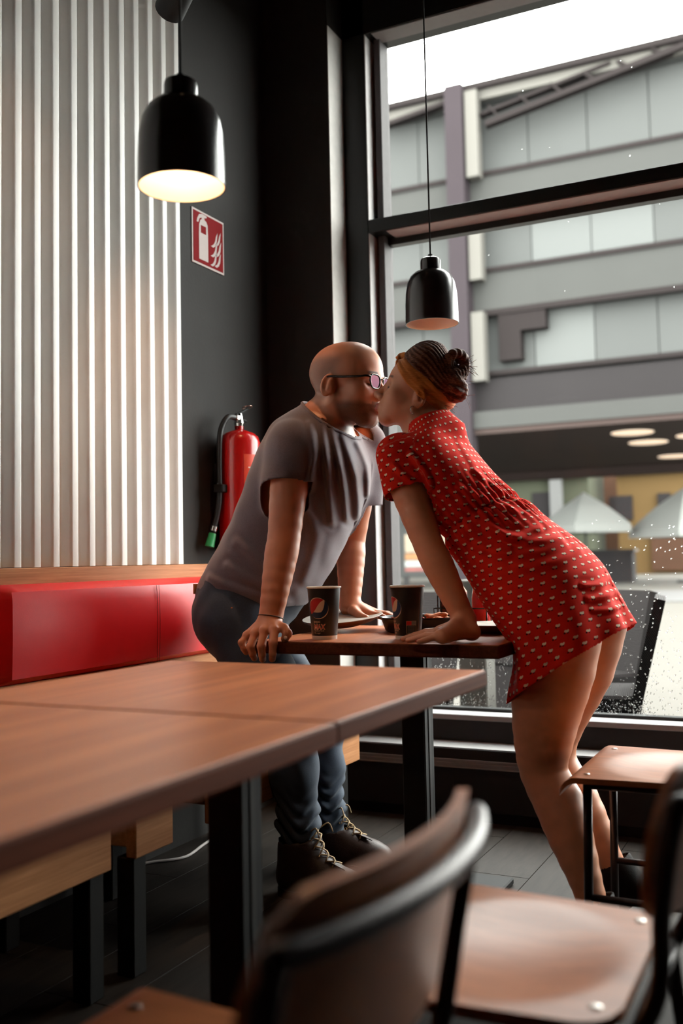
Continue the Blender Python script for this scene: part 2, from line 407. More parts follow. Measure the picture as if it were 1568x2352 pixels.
bpart('column', M_COLU, ((-10.36, FY - 0.7, GZ), (-9.78, FY - 0.1, 16.02)))
for (za, zb) in ((12.95, 15.75), (9.65, 11.75), (6.45, 8.62)):
    bpart('column_fin', M_WHT, ((-9.72, FY - 0.6, za), (-9.32, FY - 0.2, zb)))
def beam(a, c, t, m, nm):
    a = np.array(a) - b0; c = np.array(c) - b0
    b = MB(); b.prism([a + (0, 0, -t), c + (0, 0, -t), c + (0, 0, t), a + (0, 0, t)], (0, 0, 0), (0, 0.3, 0)); return b.build(nm, m, bld)
beam((-9.1, FY - 0.5, 14.62), (-3.0, FY - 0.5, 15.68), 0.09, M_LINE, 'roof_brace')
beam((-9.3, FY - 0.4, 15.0), (-5.2, FY - 0.4, 15.7), 0.05, M_LINE, 'roof_brace')
beam((-12.6, FY - 0.5, 15.32), (-10.3, FY - 0.5, 15.62), 0.07, M_LINE, 'roof_brace')
for k in range(6): beam((-8.6 + 1.0 * k, FY - 0.45, 14.7 + 0.17 * k), (-9.0 + 1.0 * k, FY - 0.45, 15.2 + 0.12 * k), 0.05, M_LINE, 'roof_strut')
M_SLAMP = mat('soffit_lamp', (0.9, 0.75, 0.6), 0.4, emit=(1.0, 0.72, 0.52), estr=0.85)
for (px, py) in ((1452, 994), (1488, 1016), (1550, 1048), (1600, 1000)):
    c = Qz(px, py, 4.79) - b0
    MB().lathe([(0.0, -0.02), (0.62, -0.02), (0.66, 0.0), (0.66, 0.012)], c=c, n=20).build('soffit_light', M_SLAMP, bld)

# buildings seen through the passage
def far_block(name, label, px0, px1, py0, Y, m, trims=()):
    a = Qy(px0, py0, Y); c = Qy(px1, py0, Y)
    root = empty(name, ((a[0] + c[0]) / 2, Y, GZ)); tag(root, label, 'building')
    wdt = (c[0] - a[0]) / 2; h = max(a[2], c[2]) - GZ
    MB().box((-wdt, 0, 0), (wdt, 4, h)).build('facade', m, root)
    for (nm, mm, x0, y0, x1, y1, dep) in trims:
        p, q = Qy(x0, y1, Y), Qy(x1, y0, Y)
        MB().box((p[0] - root.location.x, -dep, p[2] - GZ), (q[0] - root.location.x, 0.05, q[2] - GZ)).build(nm, mm, root)
    return root
M_GREEN = mat('sage_green_facade', (0.0495, 0.0542, 0.0375), 0.8, spec=0.08, vary=0.25, vscale=0.25)
M_BRICK = mat('brown_brick', (0.0542, 0.0288, 0.0184), 0.8, spec=0.08, vary=0.15, vscale=2)
M_OCHRE = mat('ochre_plaster', (0.0956, 0.0599, 0.0248), 0.8, spec=0.08, vary=0.06, vscale=0.4)
M_PWHITE = mat('white_beam', (0.1244, 0.1244, 0.1244), 0.8, spec=0.08)
M_BLUESG = mat('pale_blue_board', (0.0870, 0.0997, 0.1164), 0.8, spec=0.08)
far_block('green_glass_building', 'sage green facade with pale blue board seen under the grey office block', 1040, 1346, 1000, 52, M_GREEN,
          (('beam', M_PWHITE, 1040, 1086, 1346, 1100, 0.4), ('post', M_PWHITE, 1274, 1000, 1288, 1330, 0.5), ('sign_board', M_BLUESG, 1256, 1064, 1352, 1094, 0.45), ('window', M_DGL, 1224, 1130, 1262, 1190, 0.1)))
far_block('brick_house', 'brown brick house between the green facade and the ochre house', 1330, 1440, 1050, 60, M_BRICK, (('window', M_DGL, 1400, 1140, 1420, 1190, 0.1),))
far_block('ochre_house', 'ochre yellow plastered house at the right behind the white parasols', 1412, 1640, 1030, 54, M_OCHRE,
          (('eave', M_GREEN, 1412, 1030, 1640, 1086, 0.4), ('window', M_DGL, 1415, 1138, 1452, 1195, 0.2), ('window', M_DGL, 1512, 1132, 1540, 1180, 0.2), ('base_wall', M_BRICK, 1500, 1215, 1640, 1310, 0.3)))
far_block('pale_wall_building', 'pale grey building seen low behind the dark window post', 800, 1045, 1010, 50, M_FAC, (('window', M_BRIGHT, 925, 1100, 990, 1200, 0.2),))
M_PARA = mat('white_canvas', (0.2048, 0.2116, 0.2028), 0.8, spec=0.08, vary=0.03)
def parasol(px, py, Y, r, h, label):
    top = Qy(px, py, Y); root = empty('market_parasol', (top[0], Y, GZ)); tag(root, label, 'parasol', 'white parasols in the square')
    H = top[2] - GZ; v = [(0, 0, H)]; f = []
    sq = []
    for k in range(4):
        a = k * pi / 2
        for s_ in np.linspace(0, 1, 5)[:-1]:
            p = np.array((cos(a), sin(a))) * (1 - s_) + np.array((cos(a + pi / 2), sin(a + pi / 2))) * s_
            sq.append((p[0] * r, p[1] * r))
    n = len(sq)
    for (x_, y_) in sq: v.append((x_ * 0.5, y_ * 0.5, H - h * 0.44))
    for (x_, y_) in sq: v.append((x_, y_, H - h))
    for (x_, y_) in sq: v.append((x_, y_, H - h - 0.28))
    for k in range(n):
        j = (k + 1) % n; f.append((0, 1 + k, 1 + j))
        for q in range(2): f.append((1 + q * n + k, 1 + (q + 1) * n + k, 1 + (q + 1) * n + j, 1 + q * n + j))
    obj('canopy', v, f, M_PARA, root)
    MB().tube([(0, 0, 0), (0, 0, H - 0.05)], 0.04, 8).build('pole', M_STEEL, root)
    MB().lathe([(0.4, 0), (0.4, 0.08), (0.06, 0.12)], n=12).build('foot', M_STEEL, root)
parasol(1340, 1130, 36, 1.62, 1.2, 'white market parasol nearest the red dress, left of the two')
parasol(1572, 1118, 37, 2.0, 1.5, 'white market parasol at the right edge of the picture')
# dark counter and stall in the square
st = empty('market_counter', (Qy(1395, 1300, 38)[0], 38, GZ)); tag(st, 'dark counter under the white parasols in the square', 'counter')
MB().box((-1.0, 0, 0), (0.9, 0.8, 1.15)).build('cabinet', M_DGL, st); MB().box((-1.1, -0.05, 1.15), (1.0, 0.85, 1.22)).build('worktop', M_STEEL, st)
dv = empty('display_stand', (Qy(965, 1330, 26)[0], 26, GZ)); tag(dv, 'distant display stand with orange, white and red tiers left of the forearm', 'stand')
for (nm, m, y0, y1) in (('orange_tier', mat('orange_goods', (0.1492, 0.0623, 0.0126), 0.6, vary=0.5, vscale=5), 1270, 1286), ('white_tier', M_PARA, 1287, 1302), ('red_tier', mat('red_goods', (0.1285, 0.0288, 0.0230), 0.6, vary=0.5, vscale=6), 1304, 1312), ('pale_board', mat('cream_board', (0.1556, 0.1244, 0.0870), 0.7), 1225, 1269)):
    p, q = Qy(930, y1, 26), Qy(1010, y0, 26)
    MB().box((p[0] - dv.location.x, 0, p[2] - GZ), (q[0] - dv.location.x, 0.5, q[2] - GZ)).build(nm, m, dv)
for sx in (-0.55, 0.4): MB().box((sx, 0.1, 0), (sx + 0.06, 0.4, 0.55)).build('leg', M_STEEL, dv)

# wicker chairs on the terrace
M_WICK = None
def wick():
    m = bpy.data.materials.new('dark_wicker'); m.use_nodes = True; t = NT(m)
    wv = t.n('ShaderNodeTexWave'); wv.inputs['Scale'].default_value = 45; wv.inputs['Distortion'].default_value = 2.0; t.l(t.coord(rot=(0.6, 0.5, 0.3)), wv.inputs['Vector'])
    t.l(t.mix(wv.outputs['Fac'], (0.006, 0.005, 0.005), (0.020, 0.016, 0.016)), t.b.inputs['Base Color']); t.b.inputs['Roughness'].default_value = 0.7; t.b.inputs['Specular IOR Level'].default_value = 0.08; t.bump(wv.outputs['Fac'], 0.5, 0.01); return m
M_WICK = wick()
def slab(b, c0, c1, wdt, th, yv):
    """flat panel between two height stations; yv unit vector of its width"""
    c0, c1, yv = np.array(c0, float), np.array(c1, float), np.array(yv, float); d = c1 - c0; n = np.cross(d, yv); n /= np.linalg.norm(n)
    b.prism([c0 - yv * wdt / 2, c0 + yv * wdt / 2, c1 + yv * wdt / 2, c1 - yv * wdt / 2], n * -th / 2, n * th / 2)
def terrace_chair(px, Y, rz, label, cushion=None, blue=False):
    p = Qy(px, 1450, Y); r = empty('wicker_chair', (p[0], Y, GZ), rz); tag(r, label, 'chair', 'dark wicker chairs on the terrace')
    b = MB(); b.box((-0.24, -0.23, 0.36), (0.22, 0.23, 0.43), 0.012, 1); b.build('seat', M_WICK, r)
    b = MB(); slab(b, (0.20, 0, 0.40), (0.31, 0, 0.83), 0.46, 0.045, (0, 1, 0)); b.build('backrest', M_WICK, r)
    for (sx, sy) in ((-0.2, -0.2), (-0.2, 0.2), (0.18, -0.2), (0.18, 0.2)):
        MB().box((sx - 0.025, sy - 0.025, 0), (sx + 0.025, sy + 0.025, 0.37), 0.004, 1).build('leg', M_WICK, r)
    MB().box((-0.22, -0.21, 0.06), (0.20, 0.21, 0.36), 0.01, 1).build('skirt', M_WICK, r)
    if blue: MB().box((-0.23, -0.22, 0.43), (0.2, 0.22, 0.50), 0.02, 2).build('cushion', mat('blue_cushion', (0.0104, 0.0230, 0.0352), 0.8), r)
    return r
def tc_at(px, py, Y, rz): q = Qy(px, py, Y); return (q[0] - 0.31 * cos(rz), Y - 0.31 * sin(rz))
def tchair(px, py, Y, rz, label, blue=False):
    r = terrace_chair(px, Y, rz, label, blue=blue); r.location.x, r.location.y = tc_at(px, py, Y, rz); return r
tchair(1440, 1396, 5.35, radians(45), 'dark wicker terrace chair outside, right behind the bare legs')
tchair(1517, 1392, 4.52, radians(8), 'dark wicker terrace chair seen edge-on at the right of the wet pane')
tchair(1135, 1415, 6.3, radians(150), 'wicker terrace chair with a blue cushion beyond the table corner', True)
tchair(985, 1420, 5.2, radians(75), 'wicker terrace chair left of the pale post under the table')
bp = empty('terrace_post', Qy(1097, 1600, 4.30) * np.array((1, 1, 0)) + np.array((0, 0, GZ))); tag(bp, 'pale square post on the terrace seen beneath the wooden table', 'post')
MB().box((-0.065, -0.065, 0.03), (0.065, 0.065, 0.92), 0.006, 1).build('shaft', mat('pale_render', (0.1037, 0.0974, 0.0853), 0.8), bp)
MB().box((-0.09, -0.09, 0), (0.09, 0.09, 0.03)).build('base_plate', M_STEEL, bp)
# ------------------------------------------------------------------ bench with red backrest
M_RED = mat('red_vinyl', lin((226, 26, 34)), 0.36, spec=0.5, vary=0.05, vscale=20, bump=0.08, bscale=500)
M_REDD = mat('dark_red_vinyl_side', lin((120, 18, 24)), 0.4, vary=0.05)
def cushion(ya, yb, parent, base):
    """upholstered panel with rounded top and ends, pulled in at the stitched seam"""
    xf, xb, z0, z1 = -1.93, -1.995, 0.655, 0.921
    ny, nz = 40, 14; v = []; f = []
    for i in range(ny + 1):
        s_ = i / ny; y = ya + (yb - ya) * s_
        e = min(s_, 1 - s_) * (yb - ya); rnd = 0.02
        pe = 1 if e > rnd else sqrt(max(0, 1 - ((rnd - e) / rnd) ** 2))
        for j in range(nz + 1):
            q = j / nz; z = z0 + (z1 - z0) * q
            ez = min((z1 - z), 0.03); pt = sqrt(max(0, 1 - ((0.03 - ez) / 0.03) ** 2))
            eb = min((z - z0), 0.012); pb = sqrt(max(0, 1 - ((0.012 - eb) / 0.012) ** 2))
            puff = 0.006 * sin(pi * q) * (sin(pi * s_) ** 0.3)
            v.append((xb + (xf - xb) * (0.35 + 0.65 * pe * min(pt, pb)) + puff, y, z))
    W = nz + 1
    for i in range(ny):
        for j in range(nz): f.append((i * W + j, (i + 1) * W + j, (i + 1) * W + j + 1, i * W + j + 1))
    n0 = len(v)
    for i in range(ny + 1): v.append((xb, ya + (yb - ya) * i / ny, z0)); v.append((xb, ya + (yb - ya) * i / ny, z1))
    for i in range(ny):
        f.append((n0 + 2 * i, n0 + 2 * i + 2, (i + 1) * W, i * W)); f.append((i * W + nz, (i + 1) * W + nz, n0 + 2 * i + 3, n0 + 2 * i + 1)); f.append((n0 + 2 * i, n0 + 2 * i + 1, n0 + 2 * i + 3, n0 + 2 * i + 2))
    f.append([n0] + [j for j in range(W)] + [n0 + 1]); f.append([n0 + 2 * ny + 1] + [ny * W + j for j in range(nz, -1, -1)] + [n0 + 2 * ny])
    return obj('back_cushion', np.array(v) - base, f, M_RED, parent, smooth=True, autos=50)
def bench(y0, y1, fascias, legs, label, cushions):
    base = np.array((-1.72, (y0 + y1) / 2, 0.0)); r = empty('bench', base); tag(r, label, 'bench')
    def P(name, m, *bx, bev=0.003):
        b = MB()
        for (a, c) in bx: b.box(np.array(a) - base, np.array(c) - base, bev, 1)
        return b.build(name, m, r)
    P('seat_board', M_OAK, ((-1.99, y0, 0.43), (-1.50, y1, 0.46)))
    P('back_board', M_OAK, ((-1.994, y0, 0.46), (-1.965, y1, 0.655)))
    for (a, c) in fascias: P('fascia', M_OAK, ((-1.53, a, 0.276), (-1.50, c, 0.43)))
    for ly in legs: P('leg', M_STEEL, ((-1.56, ly, 0), (-1.51, ly + 0.05, 0.276))); P('leg', M_STEEL, ((-1.96, ly, 0), (-1.91, ly + 0.05, 0.43))); P('side_board', M_OAK, ((-1.95, ly, 0.30), (-1.53, ly + 0.03, 0.43)))
    for (a, c) in cushions:
        cu = cushion(a, c, r, base)
    return r
bB = bench(1.932, 3.178, ((1.932, 2.082), (2.262, 3.178)), (1.935, 2.35, 3.05), 'wooden bench with red vinyl backrest behind the person in the grey shirt', ((1.945, 3.17),))
bA = bench(0.2, 1.845, ((0.2, 1.845),), (0.3, 1.0, 1.78), 'wooden bench at the lower left under the near tables', ((0.2, 1.84),))
for dy in (-0.006, 0.006):
    b = MB()
    pts = [(-1.9255 + 0.004 * sin(pi * q), 2.600 + dy, 0.66 + 0.255 * q) for q in np.linspace(0, 0.95, 12)]
    b.tube([np.array(p) - np.array(bB.location) for p in pts], 0.0008, 5).build('seam_stitch', M_REDD, bB)

cord = MB().tube(smooth_pts([Qz(180, 1985, 0.006), Qz(260, 1980, 0.006), Qz(300, 1986, 0.006), Qz(355, 1979, 0.006), Qz(425, 1968, 0.006), Qz(470, 1938, 0.006), Qz(512, 1914, 0.006), Qz(560, 1900, 0.006)], 8), 0.0045, 8).build('power_cord', mat('white_cable', (0.62, 0.57, 0.55), 0.5), origin=Qz(425, 1968, 0.006), smooth=True)
tag(cord, 'thin white power cord on the floor beneath the bench', 'cord')

# ------------------------------------------------------------------ tables
M_TOP = wood('walnut_table_laminate', lin((230, 146, 94)), lin((156, 82, 46)), grain=(11, 0.7, 11), fine=(70, 2.5, 70), rough=0.36, streak=0.7, bump=0.02)
M_EDGE = wood('walnut_table_edge', lin((112, 62, 42)), lin((72, 36, 24)), grain=(30, 1.0, 30), fine=(120, 3, 120), rough=0.6, bump=0.02)
M_EDGE.node_tree.nodes['Principled BSDF'].inputs['Specular IOR Level'].default_value = 0.06
M_OAK.node_tree.nodes['Principled BSDF'].inputs['Specular IOR Level'].default_value = 0.15
def table(x0, x1, y0, y1, label, th=0.031, group=None):
    cx, cy = (x0 + x1) / 2, (y0 + y1) / 2
    r = empty('dining_table', (cx, cy, 0)); tag(r, label, 'table', group)
    MB().box((x0 - cx, y0 - cy, 0.75 - th), (x1 - cx, y1 - cy, 0.7488), 0.004, 3).build('tabletop', M_EDGE, r)
    MB().box((x0 - cx + 0.0035, y0 - cy + 0.0035, 0.7480), (x1 - cx - 0.0035, y1 - cy - 0.0035, 0.75), 0.0006, 1).build('top_veneer', M_TOP, r)
    MB().box((-0.036, -0.036, 0.02), (0.036, 0.036, 0.75 - th - 0.01), 0.004, 1).build('column', M_STEEL, r)
    MB().box((-0.038, -0.010, 0.02), (0.0385, 0.010, 0.70), 0.002, 1).build('column_rib', mat('satin_black_rib', (0.022, 0.020, 0.019), 0.5, spec=0.25), r)
    MB().box((-0.2, -0.2, 0.75 - th - 0.012), (0.2, 0.2, 0.75 - th), 0.002, 1).build('top_plate', M_STEEL, r)
    MB().box((-0.21, -0.21, 0.0), (0.21, 0.21, 0.02), 0.004, 1).build('foot_plate', M_STEEL, r)
    return r
table(-1.353, -0.606, 0.560, 1.2165, 'near wooden table at the lower left, closest to the camera')
table(-1.353, -0.608, 1.2205, 1.872, 'second wooden table, between the nearest table and the couple')
table(-1.450, -0.745, 2.395, 3.045, 'wooden table under the couple holding the black cups', 0.034)

# ------------------------------------------------------------------ chairs
M_PLY = wood('varnished_plywood', lin((190, 118, 72)), lin((138, 76, 42)), grain=(3, 16, 16), fine=(8, 120, 120), rough=0.36, streak=0.6, bump=0.015, coat=0.06)
M_TUBE = mat('dark_bronze_tube', (0.035, 0.026, 0.025), 0.35, metal=0.5, vary=0.1)
M_RIVET = mat('steel_rivet', (0.6, 0.56, 0.52), 0.3, metal=0.9)
def make_chair():
    r = empty('cafe_chair', (0, 0, 0))
    # seat: moulded plywood, wider at the front, oval dish, front edge rolled down
    nx, ny = 44, 40; top = np.zeros((nx + 1, ny + 1, 3))
    for i in range(nx + 1):
        u = i / nx; x = -0.225 + 0.385 * u
        hw = 0.215 - 0.030 * u
        rc = 0.05 if u > 0.5 else 0.026
        ex = min(u * 0.385, (1 - u) * 0.385)
        if ex < rc: hw -= rc - sqrt(max(0, rc ** 2 - (rc - ex) ** 2))
        for j in range(ny + 1):
            q = -1 + 2 * j / ny; y = hw * q
            z = 0.462
            if u < 0.11: z -= 0.036 * ((0.11 - u) / 0.11) ** 2
            rr = sqrt(((x + 0.008) / 0.158) ** 2 + (y / 0.184) ** 2)
            s_ = max(0.0, 1 - rr * rr); s_ = s_ - 0.28 * (1 - math.exp(-s_ / 0.28))
            z -= 0.026 * s_
            top[i, j] = (x, y, z)
    v = list(top.reshape(-1, 3)); W = ny + 1; N = len(v)
    v += [(p[0], p[1], p[2] - 0.013) for p in v]
    f = []
    for i in range(nx):
        for j in range(ny):
            a = i * W + j; f.append((a, a + W, a + W + 1, a + 1)); f.append((N + a, N + a + 1, N + a + W + 1, N + a + W))
    rim = [(i * W) for i in range(nx + 1)] + [nx * W + j for j in range(1, W)] + [i * W + ny for i in range(nx - 1, -1, -1)] + [j for j in range(ny - 1, 0, -1)]
    for k in range(len(rim)):
        a, b_ = rim[k], rim[(k + 1) % len(rim)]; f.append((a, N + a, N + b_, b_))
    obj('seat', v, f, M_PLY, r, smooth=True, autos=45)
    for (x, y) in ((-0.165, -0.165), (-0.165, 0.165), (0.132, -0.145), (0.132, 0.145)):
        MB().lathe([(0.0075, 0.461), (0.0072, 0.4635), (0.004, 0.4648), (0.0, 0.465)], c=(x, y, 0), n=12).build('rivet', M_RIVET, r)
    # backrest: bent plywood panel
    na, nz = 28, 12; outer = []; inner = []
    R = 0.50; half = 0.415
    for side, th in ((inner, 0.0), (outer, 0.012)):
        for k in range(na + 1):
            a = -half + 2 * half * k / na
            for j in range(nz + 1):
                q = j / nz
                zz = 0.572 + 0.170 * q
                e = min(1, (half - abs(a)) / 0.11); crn = 0.5 * (0.170) * (1 - sqrt(max(0, 1 - (1 - e) ** 2))) * 0.75
                zc = 0.657 + (zz - 0.657) * (1 - crn / 0.085)
                lean = 0.20 * (zc - 0.46)
                side.append((0.2035 - R + (R + th) * cos(a) + lean, (R + th) * sin(a), zc))
    v = inner + outer; N = len(inner); W = nz + 1; f = []
    for k in range(na):
        for j in range(nz):
            a = k * W + j; f.append((a, a + 1, a + W + 1, a + W)); f.append((N + a, N + a + W, N + a + W + 1, N + a + 1))
    rim = [k * W for k in range(na + 1)] + [na * W + j for j in range(1, W)] + [k * W + nz for k in range(na - 1, -1, -1)] + [j for j in range(nz - 1, 0, -1)]
    for k in range(len(rim)):
        a, b_ = rim[k], rim[(k + 1) % len(rim)]; f.append((a, b_, N + b_, N + a))
    obj('backrest', v, f, M_PLY, r, smooth=True, autos=45)
    # tube frame
    t = 0.0105
    arc = []
    for k in range(13):
        a = -0.40 + 0.80 * k / 12; arc.append((0.2035 - 0.5 + 0.526 * cos(a) + 0.20 * (0.708 - 0.46), 0.526 * sin(a), 0.708))
    def post(s_): return [(0.175, 0.150 * s_, 0.436), (0.205, 0.168 * s_, 0.50), (0.216, 0.196 * s_, 0.60), (0.226, 0.205 * s_, 0.66)]
    MB().tube(smooth_pts(post(-1) + [(0.235, -0.2055, 0.697)] + arc[0:] + [(0.235, 0.2055, 0.697)] + post(1)[::-1], 4), t, 10).build('back_tube', M_TUBE, r, smooth=True)
    for s_ in (-1, 1):
        MB().tube([(-0.168, 0.150 * s_, 0.435), (-0.172, 0.152 * s_, 0.25), (-0.178, 0.155 * s_, 0.004)], t, 10).build('leg', M_TUBE, r, smooth=True)
        MB().tube(smooth_pts([(0.170, 0.150 * s_, 0.435), (0.185, 0.155 * s_, 0.30), (0.232, 0.170 * s_, 0.004)], 4), t, 10).build('leg', M_TUBE, r, smooth=True)
        MB().tube([(-0.168, 0.150 * s_, 0.436), (0.175, 0.150 * s_, 0.436)], t, 10).build('side_rail', M_TUBE, r, smooth=True)
        MB().tube([(-0.174, 0.153 * s_, 0.18), (0.202, 0.158 * s_, 0.18)], t * 0.8, 8).build('stretcher', M_TUBE, r, smooth=True)
    for x_ in (-0.168, 0.175): MB().tube([(x_, -0.15, 0.436), (x_, 0.15, 0.436)], t, 10).build('cross_rail', M_TUBE, r, smooth=True)
    return r
ch = make_chair()
ch.location = (-0.575, 0.785, 0); tag(ch, 'bent plywood chair nearest the camera, seen from behind its curved backrest', 'chair', 'plywood and tube chairs')
c2 = copy_tree(ch); c2.location = (-0.392, 1.300, 0); tag(c2, 'plywood chair with a dished seat at the lower right, beside the nearest chair')
c3 = copy_tree(ch); c3.location = (-0.365, 2.515, 0); tag(c3, 'plywood chair in front of the bare legs, under the wet window pane')

# ------------------------------------------------------------------ pendant lamps
M_LAMP = mat('black_lamp_enamel', (0.018, 0.014, 0.014), 0.22, spec=0.7, vary=0.1)
M_LIN = mat('white_lamp_lining', (0.80, 0.72, 0.64), 0.5, vary=0.02)
M_BULB = mat('lamp_bulb', (1, 0.9, 0.75), 0.4, emit=(1.0, 0.66, 0.36), estr=26.0)
def pendant(loc, power, label, estr):
    r = empty('pendant_lamp', loc); tag(r, label, 'lamp', 'black pendant lamps')
    R = 0.085; K = 1.0625
    prof = [(R, 0), (R * 1.0, 0.02), (R * 0.99, 0.06), (R * 0.965, 0.095), (R * 0.90, 0.125), (R * 0.78, 0.145), (R * 0.60, 0.158), (R * 0.42, 0.163), (R * 0.37, 0.164)]
    prof = [(a, h * K) for a, h in prof]
    inn = [(a - 0.002, h - 0.0015 if k else 0.0) for k, (a, h) in enumerate(prof)]
    MB().lathe(prof + [(p[0], p[1]) for p in inn[::-1]] + [prof[0]], n=56, caps=False).build('shade', M_LAMP, r, smooth=True, autos=50)
    inn2 = [(a - 0.0024, h - 0.002 if k else 0.0004) for k, (a, h) in enumerate(prof)]
    MB().lathe(inn2, n=56, caps=False).build('lining', M_LIN, r, smooth=True)
    MB().lathe([(0.033, 0.168), (0.033, 0.204), (0.031, 0.211), (0.025, 0.215), (0.008, 0.216)], n=36).build('neck', M_LAMP, r, smooth=True, autos=40)
    MB().lathe([(0.008, 0.215), (0.008, 0.227), (0.003, 0.228)], n=16).build('cord_grip', M_STEEL, r, smooth=True, autos=40)
    MB().tube([(0, 0, 0.225), (0, 0, 3.45 - loc[2])], 0.0028, 8).build('cord', M_STEEL, r, smooth=True)
    MB().lathe([(0.05, 3.45 - loc[2]), (0.05, 3.43 - loc[2]), (0.01, 3.425 - loc[2])], n=24).build('ceiling_rose', M_STEEL, r)
    MB().lathe([(0.012, 0.15), (0.014, 0.12), (0.026, 0.10), (0.030, 0.082), (0.026, 0.064), (0.014, 0.054), (0.0, 0.051)], n=20).build('bulb', estr, r, smooth=True)
    ld = bpy.data.lights.new('pendant_light', 'SPOT'); ld.energy = power; ld.color = (1.0, 0.52, 0.26); ld.shadow_soft_size = 0.03; ld.spot_size = radians(118); ld.spot_blend = 0.35
    lo = bpy.data.objects.new('pendant_light', ld); COL.objects.link(lo); lo.parent = r; lo.location = (0, 0, 0.045)
    return r
M_BULB2 = mat('lamp_bulb_dim', (1, 0.9, 0.75), 0.4, emit=(1.0, 0.55, 0.36), estr=0.3)
pendant((-1.101, 1.575, 1.701), 5.0, 'black pendant lamp with glowing white inside at the upper left', M_BULB)
pendant((-1.107, 2.957, 1.716), 5.0, 'black pendant lamp hanging above the couple in front of the window', M_BULB2)
tk = empty('track_light', (-1.30, 1.9, 3.45)); tag(tk, 'black ceiling track light with a spot head at the top edge above the pendant cord', 'track light')
MB().box((-0.018, -1.5, -0.03), (0.018, 1.5, 0.0)).build('rail', M_STEEL, tk)
def spot_head(y, aim, power, ang, drop=0.16):
    p = np.array((-1.30, y, 3.45 - drop)); d_ = np.array(aim, float) - p; d_ /= np.linalg.norm(d_); u_ = np.cross(d_, (0, 1.0, 0)); u_ /= np.linalg.norm(u_); A_ = np.stack([u_, np.cross(d_, u_), d_], 1); o_ = p - np.array(tk.location)
    hd = MB().lathe([(0.0, -0.055), (0.036, -0.05), (0.042, -0.035), (0.042, 0.07), (0.037, 0.07), (0.033, 0.03), (0.0, 0.03)], c=o_, n=24, axis=A_).build('spot_head', M_STEEL, tk, smooth=True, autos=40)
    MB().tube([o_ + np.array((0, 0, 0.0)), o_ + np.array((0, 0, drop - 0.02))], 0.010, 8).build('stem', M_STEEL, tk)
    MB().lathe([(0.0, 0.034), (0.030, 0.034), (0.030, 0.036), (0.0, 0.036)], c=o_, n=16, axis=A_).build('spot_lens', mat('spot_lens', (1, 0.9, 0.8), 0.4, emit=(1.0, 0.62, 0.36), estr=6.0), tk)
    ld = bpy.data.lights.new('track_spot', 'SPOT'); ld.energy = power; ld.color = (1.0, 0.48, 0.22); ld.spot_size = radians(ang); ld.spot_blend = 0.7; ld.shadow_soft_size = 0.03
    lo = bpy.data.objects.new('track_spot', ld); COL.objects.link(lo); lo.parent = tk; lo.location = o_ + d_ * 0.06; lo.rotation_euler = Vector(d_).to_track_quat('-Z', 'Y').to_euler()
spot_head(1.95, (-2.03, 2.05, 1.25), 9.0, 46)
spot_head(2.55, (-1.93, 2.66, 0.74), 80.0, 34)
vh = Qx(408, 2, -1.62); MB().tube([vh - np.array(tk.location) + np.array((0.04, -0.03, 0.03)), vh - np.array(tk.location) + np.array((-0.05, 0.03, 0.0))], 0.045, 20).tube([vh - np.array(tk.location), (vh - np.array(tk.location))[0:3] * np.array((1, 1, 0))], 0.011, 8).build('spot_head', M_STEEL, tk, smooth=True, autos=40)
# ------------------------------------------------------------------ fire extinguisher and sign
M_FRED = mat('extinguisher_red', lin((190, 22, 20)), 0.25, vary=0.04, coat=0.3)
ec = np.array((-1.965, 3.165, 1.02)); ex = empty('fire_extinguisher', ec); tag(ex, 'red fire extinguisher with black hose on the dark wall', 'fire extinguisher')
RE = 0.078
MB().lathe([(0.0, 0.0), (RE - 0.012, 0.0), (RE, 0.012), (RE, 0.395), (RE - 0.006, 0.415), (RE - 0.022, 0.430), (0.03, 0.440), (0.016, 0.446), (0.016, 0.462), (0.0, 0.463)], n=44).build('cylinder', M_FRED, ex, smooth=True, autos=50)
M_CHR = mat('chrome_fitting', (0.6, 0.58, 0.56), 0.2, metal=1.0)
MB().lathe([(0.017, 0.458), (0.019, 0.468), (0.015, 0.49), (0.012, 0.505)], n=16).box((-0.012, -0.03, 0.478), (0.012, 0.012, 0.497), 0.003, 1).build('valve', M_CHR, ex)
MB().tube([(0, -0.02, 0.497), (0.0, 0.02, 0.512), (0.0, 0.065, 0.532)], 0.006, 8).tube([(0, -0.01, 0.485), (0, 0.05, 0.482)], 0.006, 8).build('lever', M_STEEL, ex)
MB().tube([np.array((0.008 + 0.018 * cos(a), 0.048 + 0.018 * sin(a), 0.535 + 0.004 * cos(a))) for a in np.linspace(0, 2 * pi, 17)[:-1]], 0.0022, 6, closed=True).build('pull_ring', mat('pin_wire', (0.4, 0.25, 0.2), 0.3, metal=0.9), ex)
hp = smooth_pts([(0, -0.025, 0.488), (-0.010, -0.066, 0.483), (-0.024, -0.090, 0.43), (-0.028, -0.094, 0.33), (-0.030, -0.092, 0.2), (-0.036, -0.098, 0.13), (-0.046, -0.108, 0.075)], 8)
MB().tube(hp, 0.0105, 12).build('hose', mat('black_rubber', (0.012, 0.012, 0.012), 0.45), ex, smooth=True)
MB().box((-0.046, -0.108, 0.205), (-0.006, -0.072, 0.235), 0.003, 1).build('hose_clip', M_STEEL, ex)
d = np.array((-0.046, -0.108, 0.075)); e2 = np.array((-0.014, -0.026, -0.100)); e2 /= np.linalg.norm(e2)
MB().tube([d + e2 * -0.006, d + e2 * 0.012], 0.0135, 12).build('ferrule', M_CHR, ex, smooth=True, autos=40)
MB().tube([d + e2 * 0.012, d + e2 * 0.022], 0.011, 12).build('collar', M_STEEL, ex, smooth=True, autos=40)
